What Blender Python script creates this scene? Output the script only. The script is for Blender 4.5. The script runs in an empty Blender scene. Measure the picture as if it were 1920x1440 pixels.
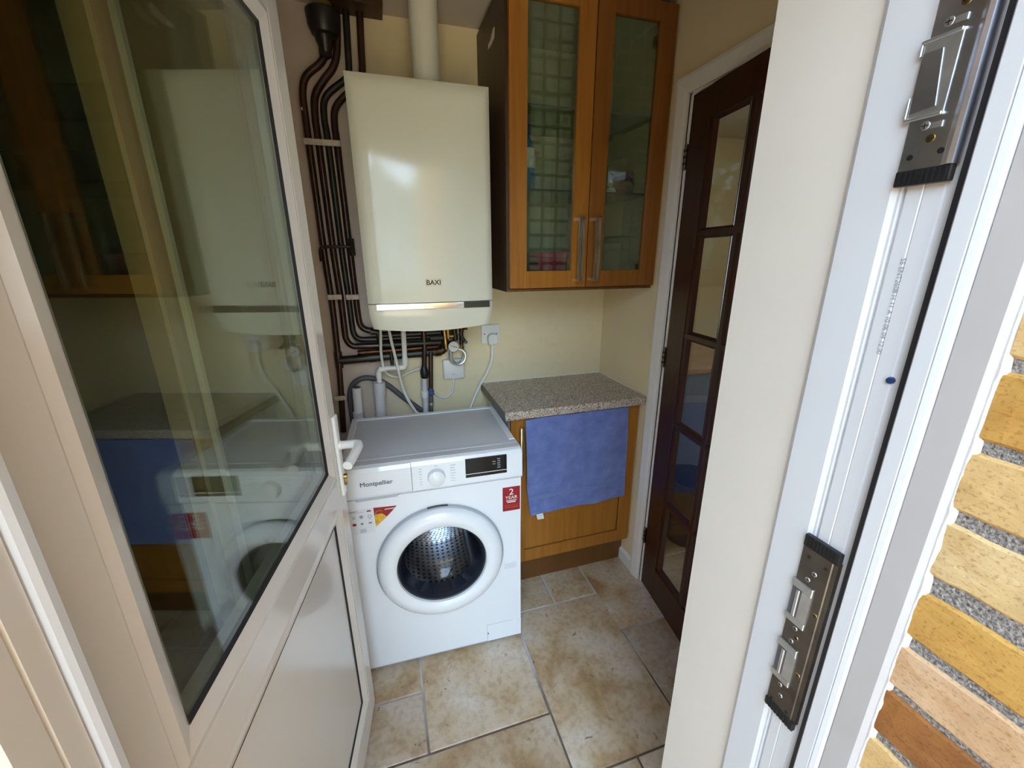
import bpy, bmesh, math, random
from mathutils import Vector, Matrix
random.seed(7)
S = bpy.context.scene
COL = S.collection
R = math.radians

# ------------------------------------------------------------------ camera
cam = bpy.data.cameras.new('camera')
cam.sensor_width = 36.0
cam.lens = 36.0 * 768.46 / 1920.0
cam.clip_start = 0.01
camo = bpy.data.objects.new('camera', cam); COL.objects.link(camo)
yaw, pitch, roll = R(17.1356), R(17.2106), R(-0.2598)
fw = Vector((math.sin(yaw) * math.cos(pitch), math.cos(yaw) * math.cos(pitch), -math.sin(pitch)))
rt = Vector((math.cos(yaw), -math.sin(yaw), 0)); up = rt.cross(fw)
rt, up = rt * math.cos(roll) + up * math.sin(roll), -rt * math.sin(roll) + up * math.cos(roll)
camo.matrix_world = Matrix(((rt.x, up.x, -fw.x, -1.0474), (rt.y, up.y, -fw.y, -1.8452), (rt.z, up.z, -fw.z, 1.4739), (0, 0, 0, 1)))
S.camera = camo

# ------------------------------------------------------------------ world, sun, exposure
world = bpy.data.worlds.new('sky'); S.world = world; world.use_nodes = True
bg = world.node_tree.nodes['Background']
bg.inputs['Color'].default_value = (0.60, 0.79, 1.0, 1)
bg.inputs['Strength'].default_value = 2.7
sun = bpy.data.lights.new('sun', 'SUN'); sun.energy = 7.0; sun.angle = R(0.6); sun.color = (1.0, 0.88, 0.70)
suno = bpy.data.objects.new('sun', sun); COL.objects.link(suno)
suno.rotation_euler = (R(-26), 0, R(10))       # shines from behind the house onto the garden
S.view_settings.view_transform = 'Standard'
S.view_settings.look = 'None'
S.view_settings.gamma = 1.0
S.view_settings.use_curve_mapping = False
S.view_settings.exposure = 1.92

# ------------------------------------------------------------------ materials
MATS = {}
def nmat(name):
    m = bpy.data.materials.new(name); m.use_nodes = True
    MATS[name] = m
    return m, m.node_tree, m.node_tree.nodes['Principled BSDF']
def ramp(nt, pts):
    r = nt.nodes.new('ShaderNodeValToRGB')
    e = r.color_ramp.elements
    while len(e) < len(pts): e.new(0.5)
    for i, (p, c) in enumerate(pts): e[i].position = p; e[i].color = (*c, 1)
    return r
def noise(nt, vec, scale, detail=5, dist=0.0):
    n = nt.nodes.new('ShaderNodeTexNoise'); n.inputs['Scale'].default_value = scale
    n.inputs['Detail'].default_value = detail; n.inputs['Distortion'].default_value = dist
    nt.links.new(vec, n.inputs['Vector']); return n
def mapping(nt, scale=(1, 1, 1), coord='Object'):
    tc = nt.nodes.new('ShaderNodeTexCoord'); mp = nt.nodes.new('ShaderNodeMapping'); mp.inputs['Scale'].default_value = scale
    nt.links.new(tc.outputs[coord], mp.inputs['Vector']); return mp.outputs['Vector']
def mat(name, col, rough=0.5, metal=0.0, coat=0.0, var=0.0, vscale=8.0, bump=0.0, bscale=60.0, spec=None):
    m, nt, b = nmat(name)
    b.inputs['Roughness'].default_value = rough; b.inputs['Metallic'].default_value = metal
    b.inputs['Coat Weight'].default_value = coat; b.inputs['Coat Roughness'].default_value = 0.08
    if spec is not None: b.inputs['Specular IOR Level'].default_value = spec
    c = (*col, 1)
    b.inputs['Base Color'].default_value = c
    if var or bump:
        tc = nt.nodes.new('ShaderNodeTexCoord')
    if var:
        n = nt.nodes.new('ShaderNodeTexNoise'); n.inputs['Scale'].default_value = vscale; n.inputs['Detail'].default_value = 6
        r = nt.nodes.new('ShaderNodeValToRGB')
        r.color_ramp.elements[0].position = 0.3; r.color_ramp.elements[1].position = 0.7
        r.color_ramp.elements[0].color = (*[x * (1 - var) for x in col], 1)
        r.color_ramp.elements[1].color = (*[min(1, x * (1 + var)) for x in col], 1)
        nt.links.new(tc.outputs['Object'], n.inputs['Vector']); nt.links.new(n.outputs['Fac'], r.inputs['Fac'])
        nt.links.new(r.outputs['Color'], b.inputs['Base Color'])
    if bump:
        n2 = nt.nodes.new('ShaderNodeTexNoise'); n2.inputs['Scale'].default_value = bscale; n2.inputs['Detail'].default_value = 5
        bp = nt.nodes.new('ShaderNodeBump'); bp.inputs['Strength'].default_value = bump; bp.inputs['Distance'].default_value = 0.003
        nt.links.new(tc.outputs['Object'], n2.inputs['Vector']); nt.links.new(n2.outputs['Fac'], bp.inputs['Height'])
        nt.links.new(bp.outputs['Normal'], b.inputs['Normal'])
    return m
def wood(name, c0, c1, c2, rough=0.35, stretch=(30, 30, 2.0)):
    m, nt, b = nmat(name)
    v = mapping(nt, stretch)
    oi = nt.nodes.new('ShaderNodeObjectInfo'); va = nt.nodes.new('ShaderNodeVectorMath'); va.operation = 'ADD'
    vs = nt.nodes.new('ShaderNodeVectorMath'); vs.operation = 'SCALE'; vs.inputs['Scale'].default_value = 37.0
    cb = nt.nodes.new('ShaderNodeCombineXYZ')
    for k in range(3): nt.links.new(oi.outputs['Random'], cb.inputs[k])
    nt.links.new(cb.outputs[0], vs.inputs[0]); nt.links.new(v, va.inputs[0]); nt.links.new(vs.outputs[0], va.inputs[1])
    n = noise(nt, va.outputs[0], 1.6, 8, 0.6)
    r = ramp(nt, [(0.25, c0), (0.5, c1), (0.75, c2)])
    nt.links.new(n.outputs['Fac'], r.inputs['Fac']); nt.links.new(r.outputs['Color'], b.inputs['Base Color'])
    b.inputs['Roughness'].default_value = rough
    bp = nt.nodes.new('ShaderNodeBump'); bp.inputs['Strength'].default_value = 0.08; bp.inputs['Distance'].default_value = 0.002
    nt.links.new(n.outputs['Fac'], bp.inputs['Height']); nt.links.new(bp.outputs['Normal'], b.inputs['Normal'])
    return m
def glass(name, tint=(0.95, 0.97, 0.95), ior=1.5, frost=None):
    m = bpy.data.materials.new(name); m.use_nodes = True; nt = m.node_tree; MATS[name] = m
    for n in list(nt.nodes): nt.nodes.remove(n)
    out = nt.nodes.new('ShaderNodeOutputMaterial')
    tr = nt.nodes.new('ShaderNodeBsdfTransparent'); tr.inputs[0].default_value = (*tint, 1)
    gl = nt.nodes.new('ShaderNodeBsdfGlossy'); gl.inputs['Roughness'].default_value = 0.0
    fr = nt.nodes.new('ShaderNodeFresnel'); fr.inputs['IOR'].default_value = ior
    # same reflectance on both faces of a thin pane
    ge = nt.nodes.new('ShaderNodeNewGeometry'); io = nt.nodes.new('ShaderNodeMix'); io.data_type = 'FLOAT'
    io.inputs[2].default_value = ior; io.inputs[3].default_value = 1.0 / ior
    nt.links.new(ge.outputs['Backfacing'], io.inputs[0]); nt.links.new(io.outputs[0], fr.inputs['IOR'])
    mx = nt.nodes.new('ShaderNodeMixShader')
    base = tr.outputs[0]
    if frost:
        # frosted squares etched on the pane, clear lines between them
        px, pz, ox, oz, fill, amount = frost
        tc = nt.nodes.new('ShaderNodeTexCoord'); sp = nt.nodes.new('ShaderNodeSeparateXYZ'); nt.links.new(tc.outputs['Object'], sp.inputs[0])
        def cell(sock, pitch, off):
            a = nt.nodes.new('ShaderNodeMath'); a.operation = 'SUBTRACT'; nt.links.new(sock, a.inputs[0]); a.inputs[1].default_value = off
            d = nt.nodes.new('ShaderNodeMath'); d.operation = 'DIVIDE'; nt.links.new(a.outputs[0], d.inputs[0]); d.inputs[1].default_value = pitch
            f = nt.nodes.new('ShaderNodeMath'); f.operation = 'FLOORED_MODULO'; nt.links.new(d.outputs[0], f.inputs[0]); f.inputs[1].default_value = 1.0
            g = nt.nodes.new('ShaderNodeMath'); g.operation = 'LESS_THAN'; nt.links.new(f.outputs[0], g.inputs[0]); g.inputs[1].default_value = fill
            return g.outputs[0]
        mu = nt.nodes.new('ShaderNodeMath'); mu.operation = 'MULTIPLY'
        nt.links.new(cell(sp.outputs[0], px, ox), mu.inputs[0]); nt.links.new(cell(sp.outputs[2], pz, oz), mu.inputs[1])
        mu2 = nt.nodes.new('ShaderNodeMath'); mu2.operation = 'MULTIPLY'; nt.links.new(mu.outputs[0], mu2.inputs[0]); mu2.inputs[1].default_value = amount
        df = nt.nodes.new('ShaderNodeBsdfDiffuse'); df.inputs[0].default_value = (0.55, 0.62, 0.52, 1)
        m2 = nt.nodes.new('ShaderNodeMixShader'); nt.links.new(mu2.outputs[0], m2.inputs[0])
        nt.links.new(tr.outputs[0], m2.inputs[1]); nt.links.new(df.outputs[0], m2.inputs[2]); base = m2.outputs[0]
    nt.links.new(fr.outputs[0], mx.inputs[0]); nt.links.new(base, mx.inputs[1]); nt.links.new(gl.outputs[0], mx.inputs[2])
    nt.links.new(mx.outputs[0], out.inputs[0])
    return m

mat('cream_wall', (0.82, 0.70, 0.46), 0.75, var=0.04, vscale=3, bump=0.15, bscale=25)
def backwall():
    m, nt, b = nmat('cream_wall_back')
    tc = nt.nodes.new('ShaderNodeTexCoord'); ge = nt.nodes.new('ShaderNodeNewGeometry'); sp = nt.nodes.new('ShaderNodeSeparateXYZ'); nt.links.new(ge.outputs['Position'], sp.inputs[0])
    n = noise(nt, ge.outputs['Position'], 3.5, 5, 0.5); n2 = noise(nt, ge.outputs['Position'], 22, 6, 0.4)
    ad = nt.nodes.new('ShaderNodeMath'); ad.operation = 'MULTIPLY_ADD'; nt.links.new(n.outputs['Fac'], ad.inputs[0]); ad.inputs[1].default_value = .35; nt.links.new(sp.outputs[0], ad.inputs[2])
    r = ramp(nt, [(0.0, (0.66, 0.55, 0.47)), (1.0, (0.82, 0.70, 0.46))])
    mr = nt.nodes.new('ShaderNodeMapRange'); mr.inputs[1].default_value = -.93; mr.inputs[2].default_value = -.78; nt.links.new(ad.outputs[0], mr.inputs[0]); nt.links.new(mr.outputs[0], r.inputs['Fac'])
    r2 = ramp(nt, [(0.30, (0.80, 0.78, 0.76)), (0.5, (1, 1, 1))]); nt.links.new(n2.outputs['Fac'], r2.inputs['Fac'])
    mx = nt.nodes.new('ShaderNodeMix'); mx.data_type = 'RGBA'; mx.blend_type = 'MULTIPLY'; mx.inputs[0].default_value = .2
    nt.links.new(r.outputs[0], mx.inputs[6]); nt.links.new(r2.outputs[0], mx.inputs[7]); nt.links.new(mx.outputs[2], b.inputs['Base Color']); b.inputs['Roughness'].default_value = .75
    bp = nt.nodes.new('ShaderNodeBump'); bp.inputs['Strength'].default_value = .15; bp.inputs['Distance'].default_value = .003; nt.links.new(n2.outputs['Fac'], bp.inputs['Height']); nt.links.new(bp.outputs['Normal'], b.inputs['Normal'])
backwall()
mat('cream_plaster', (0.72, 0.68, 0.62), 0.6, var=0.03, vscale=5, bump=0.12, bscale=18)
mat('ceiling_paint', (0.62, 0.55, 0.47), 0.85, var=0.06, vscale=3)
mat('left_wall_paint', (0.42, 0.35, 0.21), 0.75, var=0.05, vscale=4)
mat('strip_end_grey', (0.055, 0.05, 0.045), 0.25)
mat('alcove_gloom', (0.035, 0.040, 0.022), 0.8)  # near-black colour stands in for the missing light in the alcove
mat('white_trim', (0.84, 0.83, 0.80), 0.35)
mat('upvc', (0.66, 0.68, 0.72), 0.28, coat=0.2)
mat('upvc_leaf', (0.69, 0.645, 0.60), 0.22, coat=0.3, bump=0.02, bscale=3)
mat('cover_trim', (0.46, 0.44, 0.44), 0.5, var=0.05, vscale=8)
mat('black_rubber', (0.012, 0.012, 0.016), 0.5)
mat('black_plastic', (0.012, 0.012, 0.013), 0.4)
mat('silicone', (0.80, 0.79, 0.78), 0.45, bump=0.3, bscale=60)
wood('oak', (0.29, 0.105, 0.014), (0.36, 0.14, 0.02), (0.42, 0.175, 0.03), 0.32)
wood('oak_dark', (0.20, 0.07, 0.012), (0.25, 0.09, 0.015), (0.29, 0.11, 0.02), 0.35)
wood('carcass_brown', (0.040, 0.017, 0.007), (0.048, 0.021, 0.008), (0.058, 0.026, 0.010), 0.45)
wood('plinth_brown', (0.12, 0.045, 0.01), (0.14, 0.055, 0.012), (0.16, 0.065, 0.016), 0.4)
wood('mahogany', (0.030, 0.008, 0.004), (0.042, 0.012, 0.006), (0.060, 0.018, 0.009), 0.32)
mat('carcass_inner', (0.50, 0.50, 0.36), 0.6)
mat('olive_pipe', (0.16, 0.11, 0.03), 0.35, var=0.3, vscale=30)
mat('chrome', (0.75, 0.75, 0.78), 0.08, 1.0)
mat('steel', (0.55, 0.56, 0.63), 0.33, 1.0, var=0.15, vscale=20)
mat('steel_dull', (0.19, 0.175, 0.155), 0.38, 1.0, var=0.25, vscale=25)
mat('zinc', (0.72, 0.75, 0.78), 0.4, 1.0, var=0.15, vscale=40)
mat('brushed_nickel', (0.72, 0.66, 0.54), 0.25, 1.0)
mat('brass', (0.30, 0.20, 0.07), 0.3, 1.0, var=0.4, vscale=60)
mat('copper', (0.10, 0.045, 0.024), 0.4, 1.0, var=0.6, vscale=40)
mat('pipe_brown', (0.036, 0.0115, 0.0075), 0.3, var=0.35, vscale=18, coat=0.2)
mat('pipe_dark', (0.016, 0.014, 0.010), 0.4, var=0.6, vscale=22, coat=0.1)
mat('clip_cream', (0.60, 0.54, 0.42), 0.5, var=0.2, vscale=60)
mat('boiler_white', (0.80, 0.79, 0.66), 0.12, coat=0.5)
mat('boiler_seam', (0.2, 0.2, 0.17), 0.6)
mat('flue_white', (0.78, 0.77, 0.68), 0.3, var=0.04, vscale=10)
mat('plastic_white', (0.82, 0.82, 0.80), 0.3)
mat('plastic_grey', (0.66, 0.66, 0.70), 0.4, var=0.05)
mat('hose_grey', (0.10, 0.10, 0.12), 0.5)
mat('blue_plastic', (0.05, 0.09, 0.22), 0.4)
mat('machine_white', (0.82, 0.84, 0.88), 0.16, coat=0.4)
mat('machine_top_dimmed', (0.66, 0.66, 0.70), 0.35)  # machine white greyed, the ceiling's dull reflection put into the lid colour
mat('machine_shade', (0.45, 0.47, 0.52), 0.5)
mat('display_black', (0.006, 0.006, 0.007), 0.12)
mat('ink_grey', (0.10, 0.10, 0.12), 0.6)
mat('ink_mid', (0.26, 0.28, 0.33), 0.6)
mat('ink_pale', (0.45, 0.47, 0.52), 0.6)
mat('ink_white', (0.8, 0.75, 0.72), 0.6)
mat('sticker_white', (0.72, 0.73, 0.76), 0.4)
mat('sticker_red', (0.30, 0.012, 0.02), 0.4)
mat('sticker_orange', (0.45, 0.10, 0.03), 0.5, var=0.4, vscale=60)
mat('sticker_yellow', (0.75, 0.42, 0.03), 0.5, var=0.3, vscale=60)
mat('glass_bottle_blue', (0.03, 0.17, 0.38), 0.3)
mat('label_white', (0.75, 0.75, 0.68), 0.5)
mat('red_paper', (0.28, 0.02, 0.05), 0.5)
mat('kraft', (0.14, 0.075, 0.035), 0.7, var=0.3, vscale=30)
mat('mortar', (0.27, 0.25, 0.24), 0.9, var=0.75, vscale=330, bump=1.0, bscale=300)
mat('paving', (0.42, 0.38, 0.33), 0.8, var=0.15, vscale=3)
mat('warm_bounce_ground', (0.36, 0.29, 0.17), 0.9, var=0.2, vscale=6)  # unseen ground, tan put in to warm the light it bounces indoors
mat('hedge_leaf', (0.12, 0.17, 0.03), 0.5, var=0.4, vscale=4)
mat('hedge_stem', (0.06, 0.04, 0.02), 0.8)
def groutmat():
    m, nt, b = nmat('grout')
    ge = nt.nodes.new('ShaderNodeNewGeometry'); sp = nt.nodes.new('ShaderNodeSeparateXYZ'); nt.links.new(ge.outputs['Position'], sp.inputs[0])
    n = noise(nt, ge.outputs['Position'], 6, 5, .3)
    ad = nt.nodes.new('ShaderNodeMath'); ad.operation = 'MULTIPLY_ADD'; nt.links.new(n.outputs['Fac'], ad.inputs[0]); ad.inputs[1].default_value = .7; nt.links.new(sp.outputs[1], ad.inputs[2])
    mr = nt.nodes.new('ShaderNodeMapRange'); mr.inputs[1].default_value = -.60; mr.inputs[2].default_value = -.30; nt.links.new(ad.outputs[0], mr.inputs[0])
    r = ramp(nt, [(0.0, (0.13, 0.09, 0.065)), (1.0, (0.50, 0.48, 0.50))]); nt.links.new(mr.outputs[0], r.inputs['Fac']); nt.links.new(r.outputs[0], b.inputs['Base Color']); b.inputs['Roughness'].default_value = .9
groutmat()
mat('spacer_silver', (0.35, 0.38, 0.38), 0.35, 0.6)
mat('bin_dark', (0.012, 0.016, 0.028), 0.4)
mat('kitchen_unit', (0.10, 0.13, 0.20), 0.5)
mat('kitchen_top', (0.33, 0.15, 0.06), 0.4, var=0.2)
mat('kitchen_wall', (0.70, 0.63, 0.48), 0.8)
mat('blue_ink', (0.008, 0.04, 0.14), 0.4)
glass('pane_glass', (0.92, 0.95, 0.90), 1.56)
glass('shelf_glass', (0.75, 0.85, 0.78), 1.5)
glass('door_glass', (0.93, 0.93, 0.90), 1.6)
glass('washer_glass', (0.80, 0.84, 0.88), 1.5)
glass('etched_glass', (0.86, 0.90, 0.84), 1.5, frost=(0.0517, 0.0485, -0.4800, 1.4555, 0.80, 0.055))
glass('etched_glass_faint', (0.86, 0.90, 0.84), 1.5, frost=(0.0517, 0.0485, -0.4800, 1.4555, 0.80, 0.04))

def speckle():
    m, nt, b = nmat('worktop_speckle')
    v = mapping(nt)
    vo = nt.nodes.new('ShaderNodeTexVoronoi'); vo.inputs['Scale'].default_value = 300; nt.links.new(v, vo.inputs['Vector'])
    sx = nt.nodes.new('ShaderNodeSeparateColor'); nt.links.new(vo.outputs['Color'], sx.inputs[0])
    r = ramp(nt, [(0.0, (0.08, 0.055, 0.04)), (0.18, (0.24, 0.18, 0.14)), (0.42, (0.46, 0.375, 0.30)), (0.8, (0.60, 0.51, 0.42)), (1.0, (0.76, 0.70, 0.62))])
    nt.links.new(sx.outputs[0], r.inputs['Fac']); nt.links.new(r.outputs['Color'], b.inputs['Base Color'])
    b.inputs['Roughness'].default_value = 0.3
speckle()
def travertine():
    m, nt, b = nmat('travertine')
    v = mapping(nt)
    oi = nt.nodes.new('ShaderNodeObjectInfo')
    cb = nt.nodes.new('ShaderNodeCombineXYZ'); ml = nt.nodes.new('ShaderNodeMath'); ml.operation = 'MULTIPLY'; ml.inputs[1].default_value = 53.0
    nt.links.new(oi.outputs['Random'], ml.inputs[0]); nt.links.new(ml.outputs[0], cb.inputs[0]); nt.links.new(ml.outputs[0], cb.inputs[2])
    va = nt.nodes.new('ShaderNodeVectorMath'); nt.links.new(v, va.inputs[0]); nt.links.new(cb.outputs[0], va.inputs[1])
    n1 = noise(nt, va.outputs[0], 6.0, 12, 0.35); n2 = noise(nt, va.outputs[0], 55.0, 10, 0.25); n3 = noise(nt, va.outputs[0], 30.0, 8, 0.9)
    r1 = ramp(nt, [(0.30, (0.33, 0.20, 0.09)), (0.43, (0.46, 0.335, 0.21)), (0.56, (0.53, 0.43, 0.325)), (0.72, (0.60, 0.53, 0.465))])
    nt.links.new(n1.outputs['Fac'], r1.inputs['Fac'])
    r2 = ramp(nt, [(0.36, (0.62, 0.55, 0.46)), (0.55, (1, 1, 1))]); nt.links.new(n2.outputs['Fac'], r2.inputs['Fac'])
    mx = nt.nodes.new('ShaderNodeMix'); mx.data_type = 'RGBA'; mx.blend_type = 'MULTIPLY'; mx.inputs[0].default_value = 0.45
    nt.links.new(r1.outputs[0], mx.inputs[6]); nt.links.new(r2.outputs[0], mx.inputs[7])
    r3 = ramp(nt, [(0.27, (0.22, 0.15, 0.10)), (0.33, (1, 1, 1))]); nt.links.new(n3.outputs['Fac'], r3.inputs['Fac'])
    mx2 = nt.nodes.new('ShaderNodeMix'); mx2.data_type = 'RGBA'; mx2.blend_type = 'MULTIPLY'; mx2.inputs[0].default_value = 0.9
    nt.links.new(mx.outputs[2], mx2.inputs[6]); nt.links.new(r3.outputs[0], mx2.inputs[7])
    # small overall tone shift from tile to tile
    rr = ramp(nt, [(0.0, (0.82, 0.80, 0.80)), (1.0, (1.12, 1.08, 1.02))]); nt.links.new(oi.outputs['Random'], rr.inputs['Fac'])
    mx3 = nt.nodes.new('ShaderNodeMix'); mx3.data_type = 'RGBA'; mx3.blend_type = 'MULTIPLY'; mx3.inputs[0].default_value = 1.0
    nt.links.new(mx2.outputs[2], mx3.inputs[6]); nt.links.new(rr.outputs[0], mx3.inputs[7])
    nt.links.new(mx3.outputs[2], b.inputs['Base Color'])
    b.inputs['Roughness'].default_value = 0.42
    bp = nt.nodes.new('ShaderNodeBump'); bp.inputs['Strength'].default_value = 0.25; bp.inputs['Distance'].default_value = 0.002
    nt.links.new(r3.outputs[0], bp.inputs['Height']); nt.links.new(bp.outputs['Normal'], b.inputs['Normal'])
travertine()
def brickmat(name, col, dark):
    m, nt, b = nmat(name)
    v = mapping(nt, (90, 40, 90))
    n = noise(nt, v, 1.0, 6, 0.4); n2 = noise(nt, mapping(nt, (1, 1, 2)), 16, 8, 0.3)
    n3 = noise(nt, mapping(nt, (420, 300, 420)), 1.0, 6, 0.0)
    r = ramp(nt, [(0.3, dark), (0.62, col)])
    nt.links.new(n2.outputs['Fac'], r.inputs['Fac'])
    r2 = ramp(nt, [(0.30, (0.62, 0.54, 0.46)), (0.47, (1, 1, 1))]); nt.links.new(n3.outputs['Fac'], r2.inputs['Fac'])
    mx = nt.nodes.new('ShaderNodeMix'); mx.data_type = 'RGBA'; mx.blend_type = 'MULTIPLY'; mx.inputs[0].default_value = 0.8
    nt.links.new(r.outputs[0], mx.inputs[6]); nt.links.new(r2.outputs[0], mx.inputs[7])
    nt.links.new(mx.outputs[2], b.inputs['Base Color']); b.inputs['Roughness'].default_value = 0.85
    bp = nt.nodes.new('ShaderNodeBump'); bp.inputs['Strength'].default_value = 0.5; bp.inputs['Distance'].default_value = 0.003
    nt.links.new(n.outputs['Fac'], bp.inputs['Height']); nt.links.new(bp.outputs['Normal'], b.inputs['Normal'])
brickmat('brick_buff', (0.66, 0.45, 0.20), (0.54, 0.34, 0.13))
brickmat('brick_gold', (0.56, 0.32, 0.08), (0.46, 0.24, 0.05))
brickmat('brick_pale', (0.68, 0.50, 0.26), (0.56, 0.37, 0.15))
brickmat('brick_pink', (0.62, 0.42, 0.26), (0.52, 0.31, 0.15))
brickmat('brick_brown', (0.32, 0.13, 0.03), (0.20, 0.07, 0.02))
def brickwall():
    m, nt, b = nmat('brick_wall_far')
    tc = nt.nodes.new('ShaderNodeTexCoord'); sp = nt.nodes.new('ShaderNodeSeparateXYZ'); cb = nt.nodes.new('ShaderNodeCombineXYZ')
    nt.links.new(tc.outputs['Object'], sp.inputs[0]); nt.links.new(sp.outputs[1], cb.inputs[0]); nt.links.new(sp.outputs[2], cb.inputs[1])
    br = nt.nodes.new('ShaderNodeTexBrick'); br.inputs['Scale'].default_value = 1.0; br.inputs['Brick Width'].default_value = .225; br.inputs['Row Height'].default_value = .075
    br.inputs['Mortar Size'].default_value = .008; br.inputs['Color1'].default_value = (.62, .42, .18, 1); br.inputs['Color2'].default_value = (.48, .26, .08, 1); br.inputs['Mortar'].default_value = (.2, .19, .18, 1)
    nt.links.new(cb.outputs[0], br.inputs['Vector']); nt.links.new(br.outputs['Color'], b.inputs['Base Color']); b.inputs['Roughness'].default_value = .9
brickwall()
def towelmat():
    m, nt, b = nmat('towel_blue')
    v = mapping(nt)
    n = noise(nt, v, 260, 3); n2 = noise(nt, v, 18, 4)
    r = ramp(nt, [(0.3, (0.10, 0.145, 0.40)), (0.7, (0.175, 0.23, 0.53))]); nt.links.new(n2.outputs['Fac'], r.inputs['Fac'])
    nt.links.new(r.outputs[0], b.inputs['Base Color']); b.inputs['Roughness'].default_value = 0.95
    b.inputs['Sheen Weight'].default_value = 0.4; b.inputs['Sheen Roughness'].default_value = 0.5
    bp = nt.nodes.new('ShaderNodeBump'); bp.inputs['Strength'].default_value = 0.9; bp.inputs['Distance'].default_value = 0.003
    nt.links.new(n.outputs['Fac'], bp.inputs['Height']); nt.links.new(bp.outputs['Normal'], b.inputs['Normal'])
towelmat()
mat('towel_band', (0.16, 0.22, 0.44), 0.9)
def drummat():
    m, nt, b = nmat('drum_steel')
    uv = nt.nodes.new('ShaderNodeUVMap')
    mp = nt.nodes.new('ShaderNodeMapping'); mp.inputs['Scale'].default_value = (1, 1, 1)
    nt.links.new(uv.outputs[0], mp.inputs[0])
    fr = nt.nodes.new('ShaderNodeVectorMath'); fr.operation = 'FRACTION'; nt.links.new(mp.outputs[0], fr.inputs[0])
    sb = nt.nodes.new('ShaderNodeVectorMath'); sb.operation = 'DISTANCE'; nt.links.new(fr.outputs[0], sb.inputs[0]); sb.inputs[1].default_value = (0.5, 0.5, 0)
    lt = nt.nodes.new('ShaderNodeMath'); lt.operation = 'LESS_THAN'; nt.links.new(sb.outputs['Value'], lt.inputs[0]); lt.inputs[1].default_value = 0.27
    mx = nt.nodes.new('ShaderNodeMix'); mx.data_type = 'RGBA'; nt.links.new(lt.outputs[0], mx.inputs[0])
    mx.inputs[6].default_value = (0.62, 0.63, 0.66, 1); mx.inputs[7].default_value = (0.01, 0.01, 0.012, 1)
    nt.links.new(mx.outputs[2], b.inputs['Base Color']); b.inputs['Metallic'].default_value = 1.0; b.inputs['Roughness'].default_value = 0.2
drummat()

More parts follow.
